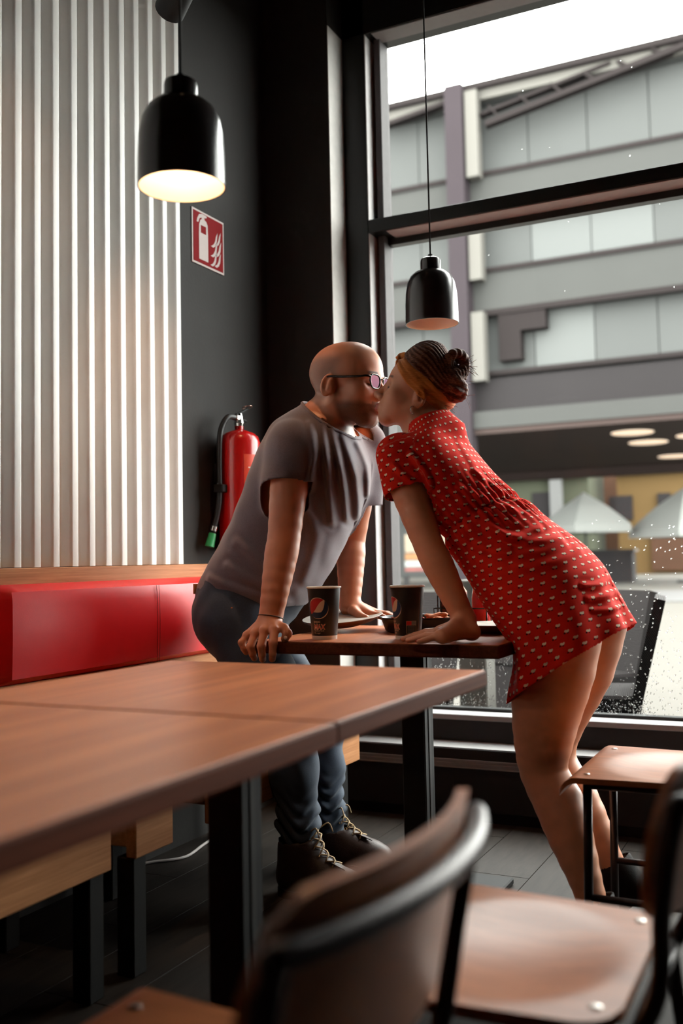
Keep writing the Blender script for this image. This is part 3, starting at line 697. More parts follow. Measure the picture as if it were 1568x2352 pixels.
MB().tube([d + e2 * 0.020, d + e2 * 0.032, d + e2 * 0.07], [0.0135, 0.0145, 0.0175], 14).build('nozzle', mat('green_nozzle', (0.03, 0.36, 0.12), 0.4), ex, smooth=True, autos=50)
MB().box((-0.095, -0.03, 0.25), (-0.07, 0.03, 0.32)).build('wall_bracket', M_STEEL, ex)
def wrap_patch(a0, a1, z0, z1, r, n=12):
    v = []; f = []
    for k in range(n + 1):
        a = a0 + (a1 - a0) * k / n
        for z in (z0, z1):
            for rr in (r, r + 0.0006): v.append((rr * cos(a), rr * sin(a), z))
    for k in range(n):
        a, b = 4 * k, 4 * k + 4
        f += [(a + 1, b + 1, b + 3, a + 3), (a, a + 2, b + 2, b), (a, b, b + 1, a + 1), (a + 2, a + 3, b + 3, b + 2)]
    f += [(0, 1, 3, 2), (4 * n, 4 * n + 2, 4 * n + 3, 4 * n + 1)]
    return v, f
ca = math.atan2(-ec[1], -ec[0] + 0.0) # angle of the camera seen from the cylinder
LA = ca + radians(38)
v, f = wrap_patch(LA - radians(46) + 0.35, LA + radians(54), 0.12, 0.345, RE, 16); lb = obj('label_panel', v, f, mat('orange_label', lin((225, 70, 38)), 0.5), ex, smooth=True, autos=40)
M_LW = mat('label_print_white', (0.72, 0.62, 0.52), 0.5)
for (a0, a1, z0, z1) in ((10, 30, 0.305, 0.335), (-20, 28, 0.293, 0.298), (-16, 26, 0.279, 0.284), (-20, 24, 0.266, 0.270), (-10, 30, 0.256, 0.260), (14, 30, 0.235, 0.246), (12, 30, 0.222, 0.229), (14, 30, 0.198, 0.210), (14, 30, 0.183, 0.192), (12, 30, 0.165, 0.174), (-22, -6, 0.225, 0.245), (-22, 0, 0.216, 0.218), (-22, 26, 0.150, 0.152), (-22, 26, 0.144, 0.146), (-22, 26, 0.138, 0.140)):
    v, f = wrap_patch(LA + radians(a0 + 6), LA + radians(a1 + 6), z0, z1, RE + 0.0007, 6); obj('label_print', v, f, M_LW, lb)

sc_ = np.array((WX, 3.111, 2.183)); sg = empty('safety_sign', sc_); tag(sg, 'red fire extinguisher sign with white flames on the dark wall', 'sign')
M_SR = mat('sign_red', lin((128, 10, 16)), 0.7, spec=0.1, vary=0.03); M_SW = mat('sign_white', (0.60, 0.52, 0.50), 0.7, spec=0.1, vary=0.03)
MB().box((0, -0.108, -0.104), (0.004, 0.108, 0.104), 0.0006, 1).build('border', M_SW, sg)
MB().box((0.0038, -0.100, -0.096), (0.0050, 0.100, 0.096)).build('field', M_SR, sg)
def flat(pts, name, m, x0=0.0049, x1=0.0056):
    b = MB(); b.prism([(0, p[0], p[1]) for p in pts], (x0, 0, 0), (x1, 0, 0)); return b.build(name, m, sg)
flat([(-0.064, -0.082), (-0.004, -0.082), (-0.004, 0.020), (-0.064, 0.020)], 'cylinder_lower', M_SW)
flat([(-0.062, 0.050), (-0.006, 0.050), (-0.006, 0.058), (-0.014, 0.070), (-0.026, 0.075), (-0.028, 0.082), (-0.012, 0.086), (-0.012, 0.093), (-0.040, 0.094), (-0.062, 0.088), (-0.074, 0.070), (-0.078, 0.056), (-0.068, 0.056), (-0.060, 0.072), (-0.046, 0.080), (-0.044, 0.074), (-0.054, 0.068)], 'cylinder_head', M_SW)
flat([(-0.064, 0.020), (-0.052, 0.020), (-0.052, 0.050), (-0.062, 0.050)], 'cylinder_band', M_SW)
flat([(-0.016, 0.020), (-0.004, 0.020), (-0.006, 0.050), (-0.016, 0.050)], 'cylinder_band', M_SW)
def flame(y, z, s):
    up = [(0.0, 0.0), (0.018, 0.010), (0.029, 0.026), (0.034, 0.044), (0.046, 0.062)]; lo = [(0.043, 0.044), (0.040, 0.024), (0.030, 0.006), (0.015, -0.003)]
    flat([(y + p[0] * s, z + p[1] * s) for p in up + lo], 'flame', M_SW)
for (y, z, s) in ((0.012, -0.086, 0.95), (0.040, -0.084, 0.95), (0.014, -0.050, 1.0), (0.041, -0.042, 1.0), (0.016, -0.012, 1.0), (0.042, 0.0, 0.9)): flame(y, z, s)

# ------------------------------------------------------------------ things on the couple's table
TZ = 0.75
M_CUP = mat('black_paper_cup', (0.010, 0.011, 0.011), 0.42, vary=0.1); M_PAPER = mat('white_paper', (0.74, 0.68, 0.60), 0.6, vary=0.03)
M_PR = mat('print_red', lin((190, 14, 20)), 0.5, vary=0.02); M_PB = mat('print_navy', lin((10, 40, 70)), 0.5, vary=0.02); M_PW = mat('print_cream', lin((226, 186, 150)), 0.5, vary=0.02); M_PG = mat('print_grey', (0.16, 0.17, 0.17), 0.5)
H_C, RB, RTOP = 0.145, 0.0345, 0.0465
def cr(z): return RB + (RTOP - RB) * z / H_C
def wrapc(P2, off, a_c):
    """(arc, height, lift) print coordinates -> the cup's conical wall; arc measured to the right as seen from the camera"""
    out = []
    for (s_, z, dl) in P2:
        rr = cr(z); a = a_c + s_ / 0.0395
        out.append(((rr + off + dl) * cos(a), (rr + off + dl) * sin(a), z))
    return out
def text_mesh(txt, size, shear=0.0, bold=0.0):
    cu = bpy.data.curves.new('t', 'FONT'); cu.body = txt; cu.size = size; cu.shear = shear; cu.resolution_u = 3; cu.offset = bold; cu.fill_mode = 'FRONT'
    o = bpy.data.objects.new('t', cu); COL.objects.link(o); dg = bpy.context.evaluated_depsgraph_get(); dg.update()
    me = o.evaluated_get(dg).to_mesh(); v = [tuple(q.co) for q in me.vertices]; f = [list(p.vertices) for p in me.polygons]
    o.evaluated_get(dg).to_mesh_clear(); bpy.data.objects.remove(o, do_unlink=True); bpy.data.curves.remove(cu); return v, f
def cup(pos, turn, label, side_label):
    r = empty('paper_cup', pos); tag(r, label, 'cup', 'black paper cups')
    ac = math.atan2(-pos[1], -pos[0]) + turn
    MB().lathe([(0.0, 0.006), (cr(0.006) - 0.002, 0.006), (cr(0.0), 0.0), (cr(0.011), 0.011), (cr(0.0112) + 0.0002, 0.0112), (cr(H_C - 0.002), H_C - 0.002), (cr(H_C) - 0.0008, H_C - 0.002), (cr(0.02) - 0.0012, 0.02), (0.0, 0.02)], n=56).build('wall', M_CUP, r, smooth=True, autos=50)
    MB().lathe([(cr(0.0) + 0.0002, 0.0), (cr(0.0105) + 0.0002, 0.0105)], n=56, caps=False).build('base_band', M_PAPER, r, smooth=True, autos=60)
    n = 56; pts = [np.array((cr(H_C) * cos(2 * pi * k / n), cr(H_C) * sin(2 * pi * k / n), H_C - 0.0015)) for k in range(n)]
    MB().tube(pts, 0.0026, 8, closed=True).build('rim', M_PAPER, r, smooth=True)
    # round emblem: ring, red top, cream wave, navy bottom
    zc, Rg = 0.087, 0.0285; ae = -0.0175
    def region(fn0, fn1, name, m, off):
        v = []; f = []; N = 40
        for k in range(N + 1):
            u = -0.9995 + 1.999 * k / N
            lo, hi = fn0(u), fn1(u)
            for q in range(7):
                w_ = lo + (hi - lo) * q / 6; th = radians(33)
                X = u * cos(th) - w_ * sin(th); Y = u * sin(th) + w_ * cos(th)
                v.append((ae + X * Rg, zc + Y * Rg, 0))
        for k in range(N):
            for q in range(6): a = k * 7 + q; f.append((a, a + 7, a + 8, a + 1))
        obj(name, wrapc(v, off, ac), f, m, r)
    ci = lambda u: sqrt(max(0, 1 - u * u))
    w1 = lambda u: min(max(0.10 * sin(u * 2.6) + 0.16 * (u + 0.95), -ci(u)), ci(u))
    w2_ = lambda u: min(max(-0.55 * ci(u) ** 1.1 * max(0, (1 - (u - 0.35) ** 2 * 0.9)) + 0.42 * max(0, u - 0.1) + 0.02, -ci(u)), w1(u))
    region(lambda u: -ci(u) * 1.06, lambda u: ci(u) * 1.06, 'emblem_ring', M_PW, 0.0003)
    region(lambda u: w1(u), lambda u: ci(u) * 0.97, 'emblem_red', M_PR, 0.00055)
    region(lambda u: -ci(u) * 0.97, lambda u: w2_(u) * 0.97, 'emblem_navy', M_PB, 0.00055)
    for (txt, size, s0, z0, m, shear, bold, sx, off) in (('pepsi', 0.0105, -0.0335, 0.0470, M_PW, 0, 0, 1.0, 0.0004), ('MAX', 0.0200, -0.0338, 0.0288, M_PW, 0.1, 0.0011, 0.80, 0.0003), ('MAX', 0.0200, -0.0338, 0.0288, M_PR, 0.1, 0.0, 0.80, 0.0006), ('MAXIMUM TASTE', 0.0056, -0.0335, 0.0225, M_PW, 0, 0, 0.74, 0.0004), ('No sugar', 0.0064, -0.0335, 0.0165, M_PW, 0, 0, 0.9, 0.0004)):
        v, f = text_mesh(txt, size, shear, bold)
        obj('print', wrapc([(s0 + p[0] * sx, z0 + p[1], 0) for p in v], off, ac), f, m, r)
    if side_label:
        a2 = ac
        def rect(s0, s1, z0, z1, m, nm, off=0.0004):
            v = []; f = []
            for k in range(7):
                s_ = s0 + (s1 - s0) * k / 6; v += [(s_, z0, 0), (s_, z1, 0)]
            for k in range(6): f.append((2 * k, 2 * k + 2, 2 * k + 3, 2 * k + 1))
            obj(nm, wrapc(v, off, a2), f, m, r)
        s0, s1 = 0.0235, 0.0525
        rect(s0, s1, 0.0165, 0.0505, M_PW, 'panel_frame', 0.0003); rect(s0 + 0.0008, s1 - 0.0008, 0.017, 0.0390, M_CUP, 'panel_field', 0.0005)
        rect(s0 + 0.0004, (s0 + s1) / 2, 0.0395, 0.0502, M_PR, 'panel_red', 0.0005); rect((s0 + s1) / 2, s1 - 0.0004, 0.0395, 0.0502, M_PG, 'panel_grey', 0.0005)
        for k in range(6): rect(s0 + 0.004, s1 - 0.005, 0.0350 - 0.0032 * k, 0.0358 - 0.0032 * k, M_PG, 'panel_line', 0.0006)
        rect(0.0605, 0.0617, 0.020, 0.128, mat('seam_brown', (0.16, 0.07, 0.04), 0.5), 'seam_line', 0.0004)
    return r
cup((-1.281, 2.500, TZ), 0.0, 'black paper cup beside the gripping hand, round emblem facing out', False)
cup((-1.047, 2.545, TZ), radians(-41), 'black paper cup by the red fingernails, emblem turned aside', True)

M_PALE = wood('pale_grey_wood', (0.62, 0.58, 0.52), (0.36, 0.32, 0.27), grain=(3, 30, 30), fine=(6, 120, 120), rough=0.5)
M_RIMW = wood('brown_wood_rim', lin((150, 95, 62)), lin((100, 58, 36)), rough=0.45)
def platter(c, r_, tilt, rz, label, h=0.03):
    o = empty('wooden_platter', c, rz); tag(o, label, 'platter', 'round wooden platters'); o.rotation_euler = (tilt[0], tilt[1], rz)
    MB().lathe([(0.0, -h), (r_ * 0.45, -h), (r_ * 0.8, -h * 0.55), (r_ * 0.985, -0.003), (r_, 0.0), (r_ * 0.99, 0.0014)], n=48, caps=False).build('underside', M_RIMW, o, smooth=True, autos=50)
    MB().lathe([(r_ * 0.99, 0.0014), (r_ * 0.96, 0.0), (r_ * 0.7, -0.007), (0.0, -0.009)], n=48, caps=False).build('dish_surface', M_PALE, o, smooth=True, autos=50)
    return o
platter((-1.372, 2.800, TZ + 0.0437), 0.126, (radians(7.0), radians(-1.5), 0), 0.0, 'pale wooden platter standing behind the first black cup', 0.028)
platter((-0.872, 2.80, TZ + 0.0262), 0.112, (0, 0, 0), 0.0, 'pale wooden platter at the right end of the table beside the red dress', 0.025)
# black pan with pizza remains
pn = empty('serving_pan', (-1.118, 2.815, TZ + 0.001)); tag(pn, 'black round serving pan behind the second cup', 'pan')
MB().lathe([(0.0, 0.0), (0.098, 0.0), (0.106, 0.006), (0.118, 0.040), (0.123, 0.0425), (0.123, 0.045), (0.116, 0.044), (0.103, 0.010), (0.0, 0.008)], n=48).build('pan_body', mat('black_cast_pan', (0.012, 0.012, 0.012), 0.3), pn, smooth=True, autos=40)
M_CRUST = mat('pizza_crust', lin((196, 112, 60)), 0.7, vary=0.5, vscale=70); M_TOM = mat('tomato_topping', lin((170, 40, 22)), 0.5, vary=0.4, vscale=90)
def food(c, s, m, label, nm):
    bm = bmesh.new(); bmesh.ops.create_icosphere(bm, subdivisions=3, radius=1.0)
    for vv in bm.verts:
        n_ = 0.75 + 0.35 * (sin(vv.co.x * 5 + c[0] * 90) * sin(vv.co.y * 6 + c[1] * 70) * 0.6 + 0.4 * sin(vv.co.z * 7 + vv.co.x * 3))
        vv.co = Vector((vv.co.x * s[0] * n_, vv.co.y * s[1] * n_, vv.co.z * s[2] * n_))
    v = [tuple(q.co) for q in bm.verts]; f = [[q.index for q in fc.verts] for fc in bm.faces]; bm.free()
    o = obj(nm, v, f, m, smooth=True); o.location = c; tag(o, label, 'food', 'pizza remains in the pan')
    return o
food((-1.063, 2.815, TZ + 0.040), (0.050, 0.040, 0.020), M_CRUST, 'largest crust piece in the black pan', 'pizza_piece')
food((-1.11, 2.775, TZ + 0.034), (0.030, 0.022, 0.016), M_TOM, 'red topping piece in the black pan beside the cup', 'pizza_piece')
food((-1.045, 2.765, TZ + 0.036), (0.026, 0.020, 0.014), M_CRUST, 'small crust piece at the near rim of the black pan', 'pizza_piece')
food((-1.188, 2.80, TZ + 0.036), (0.022, 0.018, 0.012), M_TOM, 'orange crumb left of the second cup in the pan', 'pizza_piece')
# condiment caddy
cd = np.array((-1.035, 2.990, TZ)); ca_ = empty('condiment_caddy', cd); tag(ca_, 'black wire condiment caddy behind the forearm', 'caddy')
M_WIRE = mat('black_wire', (0.03, 0.03, 0.03), 0.3, metal=0.7)
hx, hy = 0.085, 0.05
for z in (0.008, 0.062):
    MB().tube([(-hx, -hy, z), (hx, -hy, z), (hx, hy, z), (-hx, hy, z)], 0.0022, 6, closed=True).build('hoop', M_WIRE, ca_, smooth=True)
for (x, y) in ((-hx, -hy), (hx, -hy), (hx, hy), (-hx, hy)): MB().tube([(x, y, 0), (x, y, 0.064)], 0.0022, 6).build('upright', M_WIRE, ca_, smooth=True)
for s_ in (-1, 1):
    x = s_ * (hx + 0.002)
    MB().tube(smooth_pts([(x, -0.012, 0.02), (x, -0.012, 0.09), (x, -0.008, 0.104), (x, 0.0, 0.108), (x, 0.008, 0.104), (x, 0.012, 0.09), (x, 0.012, 0.02)], 4), 0.0022, 6).build('loop_handle', M_WIRE, ca_, smooth=True)
MB().tube([(-0.062, -hy, 0.0), (-0.062, -hy, 0.19)], 0.0022, 6).build('menu_wire', M_WIRE, ca_, smooth=True)
MB().box((-hx, -hy, 0.004), (hx, hy, 0.0065)).build('tray', M_WIRE, ca_)
kb = empty('sauce_bottle', cd + np.array((0.052, 0.0, 0.0067))); tag(kb, 'red ketchup bottle between the bare forearm and the red dress', 'bottle')
MB().lathe([(0.0, 0), (0.026, 0.0), (0.029, 0.006), (0.029, 0.085), (0.024, 0.12), (0.013, 0.15), (0.012, 0.158)], n=28).build('body', mat('ketchup_red', lin((185, 12, 16)), 0.25), kb, smooth=True, autos=50)
MB().lathe([(0.015, 0.156), (0.014, 0.178), (0.006, 0.182), (0.003, 0.205), (0.0, 0.206)], n=18).build('cap', mat('cap_red', lin((150, 16, 16)), 0.4), kb, smooth=True, autos=50)
bx = empty('sauce_carton', cd + np.array((-0.036, 0.0, 0.0067))); tag(bx, 'brown lettered carton standing in the wire caddy', 'carton')
MB().box((-0.034, -0.03, 0), (0.034, 0.03, 0.105), 0.002, 1).build('body', mat('brown_carton', lin((140, 78, 62)), 0.6), bx)
b = MB(); b.prism([(-0.034, 0, 0.105), (0.034, 0, 0.105), (0.012, 0, 0.136), (-0.012, 0, 0.136)], (0, -0.028, 0), (0, 0.028, 0)); b.build('gable_top', mat('tan_carton', lin((176, 116, 70)), 0.6), bx)
for (txt, z) in (('TO BE', 0.018), ('MAKE', 0.045)):
    v, f = text_mesh(txt, 0.024); obj('print', [(-0.031 + p[0] * 0.72, -0.0304, z + p[1]) for p in v], f, mat('carton_print', lin((70, 36, 30)), 0.6), bx)
# ------------------------------------------------------------------ sculpting toolkit (signed distance fields -> one continuous mesh)
F32 = np.float32
def A3(p): return np.asarray(p, dtype=F32)
def seg(P, a, b, ra, rb):
    a, b = A3(a), A3(b); d = b - a; L = float(d @ d) + 1e-12
    t = np.clip(((P - a) @ d) / F32(L), 0, 1)
    q = P - a - t[:, None] * d
    return np.sqrt(np.einsum('ij,ij->i', q, q)) - (F32(ra) + t * F32(rb - ra))
def chain(P, pts, rs, k=0.02):
    d = None
    for i in range(len(pts) - 1):
        e = seg(P, pts[i], pts[i + 1], rs[i], rs[i + 1]); d = e if d is None else smin(d, e, k)
    return d
def dense(pts, rs, n=3):
    q = smooth_pts([np.append(np.asarray(p, float), r) for p, r in zip(pts, rs)], n)
    return [a[:3] for a in q], [float(a[3]) for a in q]
def sph(P, c, r): q = P - A3(c); return np.sqrt(np.einsum('ij,ij->i', q, q)) - F32(r)
def ell(P, c, r, R=None):
    q = P - A3(c)
    if R is not None: q = q @ A3(R)
    r = A3(r); k0 = np.sqrt(np.sum((q / r) ** 2, 1)); k1 = np.sqrt(np.sum((q / (r * r)) ** 2, 1)) + F32(1e-9)
    return k0 * (k0 - 1) / k1
def smin(a, b, k):
    h = np.maximum(k - np.abs(a - b), 0) / F32(k); return np.minimum(a, b) - h * h * F32(k * 0.25)
def smax(a, b, k): return -smin(-a, -b, k)
def sstep(x, a, b): t = np.clip((x - a) / (b - a), 0, 1); return t * t * (3 - 2 * t)
class Group:
    """part of a body evaluated only near its own bounding box"""
    def __init__(s, fn, pts, rad, k=0.02): s.fn = fn; p = np.array(pts, float); s.lo = A3(p.min(0) - rad); s.hi = A3(p.max(0) + rad); s.k = k
def union(groups):
    def f(P):
        out = np.full(len(P), 0.06, dtype=F32)
        for g in groups:
            m = np.nonzero(((P > g.lo - F32(0.05)) & (P < g.hi + F32(0.05))).all(1))[0]
            if len(m): out[m] = smin(out[m], g.fn(P[m]), g.k)
        return out
    return f
def surface(f, lo, hi, h, B=8, proj=2, slack=1.4):
    """sparse surface nets"""
    lo = np.asarray(lo, float); hi = np.asarray(hi, float)
    nb = np.ceil((hi - lo) / (h * B)).astype(int)
    gi = np.stack(np.meshgrid(*[np.arange(n) for n in nb], indexing='ij'), -1).reshape(-1, 3)
    cen = lo + (gi + 0.5) * h * B
    val = np.concatenate([f(A3(c)) for c in np.array_split(cen, max(1, len(cen) // 300000))])
    gi = gi[np.abs(val) < h * B * 0.87 * slack]
    N = nb * B + 2; strd = np.array([N[1] * N[2], N[2], 1], dtype=np.int64)
    loc = np.stack(np.meshgrid(*[np.arange(B + 1)] * 3, indexing='ij'), -1).reshape(-1, 3)
    cells_l = []; verts_l = []; edges_l = []
    for ch_ in np.array_split(gi, max(1, len(gi) // 1500)):
        if len(ch_) == 0: continue
        idx = ch_[:, None, :] * B + loc[None]
        V = f(A3((lo + idx * h).reshape(-1, 3))).reshape(len(ch_), B + 1, B + 1, B + 1)
        c8 = [V[:, i:B + i, j:B + j, k:B + k] for i in (0, 1) for j in (0, 1) for k in (0, 1)]
        neg = sum((c < 0).astype(np.int8) for c in c8); mixed = (neg > 0) & (neg < 8)
        bi, ii, jj, kk = np.nonzero(mixed)
        if len(bi) == 0: continue
        cv = np.stack([c[mixed] for c in c8], 1)
        cid = ch_[bi] * B + np.stack([ii, jj, kk], 1)
        acc = np.zeros((len(bi), 3)); cnt = np.zeros(len(bi))
        cor = np.array([(i, j, k) for i in (0, 1) for j in (0, 1) for k in (0, 1)], float)
        for a in range(8):
            for b in range(a + 1, 8):
                if np.abs(cor[a] - cor[b]).sum() == 1:
                    m = (cv[:, a] < 0) != (cv[:, b] < 0)
                    t = np.where(m, cv[:, a] / (cv[:, a] - cv[:, b] + 1e-20), 0)
                    acc += m[:, None] * (cor[a] + t[:, None] * (cor[b] - cor[a])); cnt += m
        verts_l.append(lo + (cid + acc / cnt[:, None]) * h); cells_l.append(cid @ strd)
        s0 = cv[:, 0] < 0
        for ax, ci in ((0, 4), (1, 2), (2, 1)):
            s1 = cv[:, ci] < 0; m = s0 != s1
            if m.any(): edges_l.append((ax, cid[m] @ strd, s0[m]))
    V = np.concatenate(verts_l); cid = np.concatenate(cells_l); order = np.argsort(cid); cs = cid[order]
    def look(q):
        p = np.searchsorted(cs, q); p = np.minimum(p, len(cs) - 1); ok = cs[p] == q; return np.where(ok, order[p], -1)
    faces = []
    for (ax, c, s0) in edges_l:
        o1, o2 = strd[(ax + 1) % 3], strd[(ax + 2) % 3]
        q = np.stack([look(c), look(c - o1), look(c - o1 - o2), look(c - o2)], 1)
        ok = (q >= 0).all(1); q = q[ok]; s_ = s0[ok]
        q[~s_] = q[~s_][:, ::-1]
        faces.append(q)
    Fq = np.concatenate(faces)
    eps = h * 0.35; tet = np.array([(1, 1, 1), (1, -1, -1), (-1, 1, -1), (-1, -1, 1)], float)
    for _ in range(proj):
        fv = f(A3(V)); g = sum(t_[None] * f(A3(V + t_ * eps))[:, None] for t_ in tet) / (4 * eps)
        g2 = np.maximum((g * g).sum(1), 0.15); stp = np.clip(fv / g2, -h, h); V = V - g * stp[:, None] * 0.8
    return V, Fq
def fast_obj(name, V, Fq, material, parent=None, origin=(0, 0, 0), attrs=None, flip=False):
    V = np.asarray(V) - np.asarray(origin, float); Fq = np.asarray(Fq)
    if flip: Fq = Fq[:, ::-1]
    me = bpy.data.meshes.new(name); n = len(Fq)
    me.vertices.add(len(V)); me.vertices.foreach_set('co', V.astype(F32).ravel())
    me.loops.add(4 * n); me.loops.foreach_set('vertex_index', Fq.astype(np.int32).ravel())
    me.polygons.add(n); me.polygons.foreach_set('loop_start', np.arange(0, 4 * n, 4, dtype=np.int32))
    me.polygons.foreach_set('use_smooth', np.ones(n, dtype=bool))
    me.update(calc_edges=True); me.validate()
    if attrs:
        for k, a in attrs.items():
            a = np.asarray(a, dtype=F32)
            if a.ndim == 1: at = me.attributes.new(k, 'FLOAT', 'POINT'); at.data.foreach_set('value', a)
            else: at = me.attributes.new(k, 'FLOAT_VECTOR', 'POINT'); at.data.foreach_set('vector', a.ravel())
    if material is not None: me.materials.append(material)
    o = bpy.data.objects.new(name, me); COL.objects.link(o)
    if parent is None: o.location = origin
    else: o.parent = parent; o.location = np.asarray(origin) - np.array(parent.location)
    return o
class Loft:
    """elliptical cross-sections along a straight axis in the plane y = yc, read from pairs of outline points"""
    def __init__(s, N, A, st, yc, n=2.3, tan_v=0.488):
        A = np.array(A, float) / np.linalg.norm(A); Pn = np.array((-A[1], A[0])) * -1.0
        if Pn[0] < 0: Pn = -Pn
        N = np.array(N, float); p0 = Qy(*N, yc); p1 = Qy(*(N + A * 500), yc)
        s.O = p0; s.ax = (p1 - p0) / np.linalg.norm(p1 - p0); s.nv = np.array((s.ax[2], 0, -s.ax[0]))
        if s.nv[0] < 0: s.nv = -s.nv
        T = []; C_ = []; Bv = []; Av = []
        for (t, sb, sf, a) in st:
            q0, q1 = Qy(*(N + A * t + Pn * sb), yc) - p0, Qy(*(N + A * t + Pn * sf), yc) - p0
            v0, v1 = q0 @ s.nv, q1 @ s.nv; e = abs(v1 - v0) / 2
            b = sqrt(max(e * e - (a * tan_v * abs(s.nv[0])) ** 2, (0.55 * e) ** 2))
            T.append((q0 @ s.ax + q1 @ s.ax) / 2); C_.append((v0 + v1) / 2); Bv.append(b); Av.append(a)
        T = np.array(T); tt = np.linspace(T[0], T[-1], 200)
        def sm(y):
            y = np.interp(tt, T, y); k = np.hanning(25); k /= k.sum(); return np.convolve(np.pad(y, 12, mode='edge'), k, 'valid')
        s.tt = tt; s.c, s.b, s.a = sm(C_), sm(Bv), sm(Av); s.n = n; s.yc = yc
    def tuv(s, P):
        q = P - A3(s.O); t = q @ A3(s.ax); c = np.interp(t, s.tt, s.c).astype(F32)
        return t, q[:, 1], q @ A3(s.nv) - c
    def d(s, P, grow=0.0, t0=None, t1=None, k=0.02):
        t, u, v = s.tuv(P); a = np.interp(t, s.tt, s.a).astype(F32) + F32(grow); b = np.interp(t, s.tt, s.b).astype(F32) + F32(grow)
        n = s.n; r = (np.abs(u / a) ** n + np.abs(v / b) ** n) ** (1 / n)
        d = (r - 1) * np.minimum(a, b)
        if t0 is not None: d = smax(d, F32(t0) - t, k)
        if t1 is not None: d = smax(d, t - F32(t1), k)
        return d.astype(F32)
    def px(s, x, y): return float((Qy(x, y, s.yc) - s.O) @ s.ax)
def rot(axis, a): return np.array(Matrix.Rotation(a, 3, axis))
# ------------------------------------------------------------------ people
def head_local(P, c, R, s): return ((P - A3(c)) @ A3(R)) / F32(s)
def head_sdf(L, man=True):
    """L: points in the head's own frame (x forward, y left, z up), head height about 0.235"""
    ay = np.abs(L[:, 1]); M = np.stack([L[:, 0], ay, L[:, 2]], 1)          # mirrored: both sides at once
    d = smin(ell(M, (-0.020, 0, 0.036), (0.098, 0.077, 0.082)), ell(M, (0.028, 0, 0.038), (0.063, 0.064, 0.064)), 0.04)
    d = smin(d, ell(M, (0.038, 0, -0.028), (0.052, 0.059, 0.062)), 0.03)
    jw = 0.055 if man else 0.050
    d = smin(d, seg(M, (-0.014, jw, -0.050), (0.050, 0.021, -0.098), 0.020, 0.017), 0.028)
    d = smin(d, ell(M, (0.060, 0, -0.066), (0.033, 0.035, 0.040)), 0.024)
    d = smin(d, seg(M, (0.060, 0, -0.100), (0.060, 0.014, -0.099), 0.0195, 0.017), 0.018)
    d = smin(d, sph(M, (0.055, 0.041, -0.026), 0.024), 0.022)
    d = smin(d, ell(M, (0.026, 0.040, -0.052), (0.042, 0.022, 0.036)), 0.02)
    if man: d = smin(d, seg(M, (0.0835, 0, 0.017), (0.076, 0.038, 0.018), 0.010, 0.009), 0.016)
    else: d = smin(d, seg(M, (0.079, 0, 0.020), (0.072, 0.036, 0.020), 0.008, 0.007), 0.018)
    d = smax(d, -ell(M, (0.097, 0.031, -0.002), (0.021, 0.020, 0.012)), 0.016)
    d = smin(d, sph(M, (0.0720, 0.0315, -0.0045), 0.0145), 0.004)
    nt = 0.112 if man else 0.110
    d = smin(d, seg(M, (0.085, 0, 0.010), (nt, 0, -0.034), 0.0070, 0.0098), 0.012)
    d = smin(d, sph(M, (nt, 0, -0.0365), 0.0118), 0.008)
    d = smin(d, sph(M, (0.0985, 0.0115, -0.0415), 0.0092), 0.006)
    d = smin(d, smin(seg(M, (0.0975, 0, -0.0675), (0.083, 0.023, -0.0705), 0.0066, 0.0035), seg(M, (0.0955, 0, -0.0785), (0.082, 0.022, -0.0735), 0.0078, 0.0035), 0.0015), 0.006)
    er = np.array(Matrix.Rotation(0.28, 3, 'Y') @ Matrix.Rotation(-0.30, 3, 'Z'))
    e = ell(M, (-0.022, 0.0805, -0.010), (0.0195, 0.0075, 0.0310), er); e = smax(e, -ell(M, (-0.0175, 0.0895, -0.007), (0.0140, 0.0100, 0.0225), er), 0.004)
    e = smin(e, seg(M, (-0.010, 0.0845, 0.002), (-0.020, 0.0850, -0.022), 0.0035, 0.0040), 0.004)
    e = smin(e, ell(M, (-0.012, 0.0755, -0.012), (0.010, 0.012, 0.020)), 0.008)
    d = smin(d, e, 0.005)
    return d
def head_col(L, man):
    x, y, z = L[:, 0], np.abs(L[:, 1]), L[:, 2]; n = len(L)
    M = np.stack([x, y, z], 1).astype(F32)
    lip = np.clip(1 - np.minimum(seg(M, (0.0975, 0, -0.0675), (0.083, 0.022, -0.0705), 0.0066, 0.0035), seg(M, (0.0955, 0, -0.0785), (0.082, 0.021, -0.0735), 0.0078, 0.0035)) / 0.0022, 0, 1)
    lip = np.where((x > 0.075), np.minimum(lip, 1), 0)
    brow = sstep(0.0050 - np.abs(z - 0.021 + (y - 0.03) ** 2 * 8 - (0.003 if man else 0.006)), 0, 0.0025) * sstep(y, 0.010, 0.016) * sstep(0.052 - y, 0, 0.008) * (x > 0.045)
    lash = sstep(0.0034 - np.abs(z + 0.0105 - (y - 0.031) ** 2 * 14), 0, 0.0022) * sstep(y, 0.017, 0.021) * sstep(0.047 - y, 0, 0.004) * (x > 0.06)
    dark = np.maximum(brow * (0.85 if man else 0.75), lash * 1.0)
    if man:
        beard = sstep(-z, 0.040, 0.066) * sstep(x, -0.012, 0.006) * (1 - sstep(x - 0.62 * (-z - 0.05) - 0.062, 0.0, 0.02) * (z > -0.06)) * sstep(-z, 0.03, 0.05)
        must = sstep(-z, 0.050, 0.056) * sstep(0.066 + z, 0, 0.004) * (x > 0.07) * (y < 0.028)
        stub = np.maximum(beard * 0.88, must * 0.75) * (1 - lip)
        hair = sstep(0.018 - x + 0.4 * z, 0.0, 0.05) * sstep(z, -0.055, -0.02) * sstep(0.085 - z, 0, 0.03) * (1 - sstep(y, 0.080, 0.083))
        stub = np.maximum(stub, hair * 0.72)
    else: stub = np.zeros(n)
    return lip, dark, stub
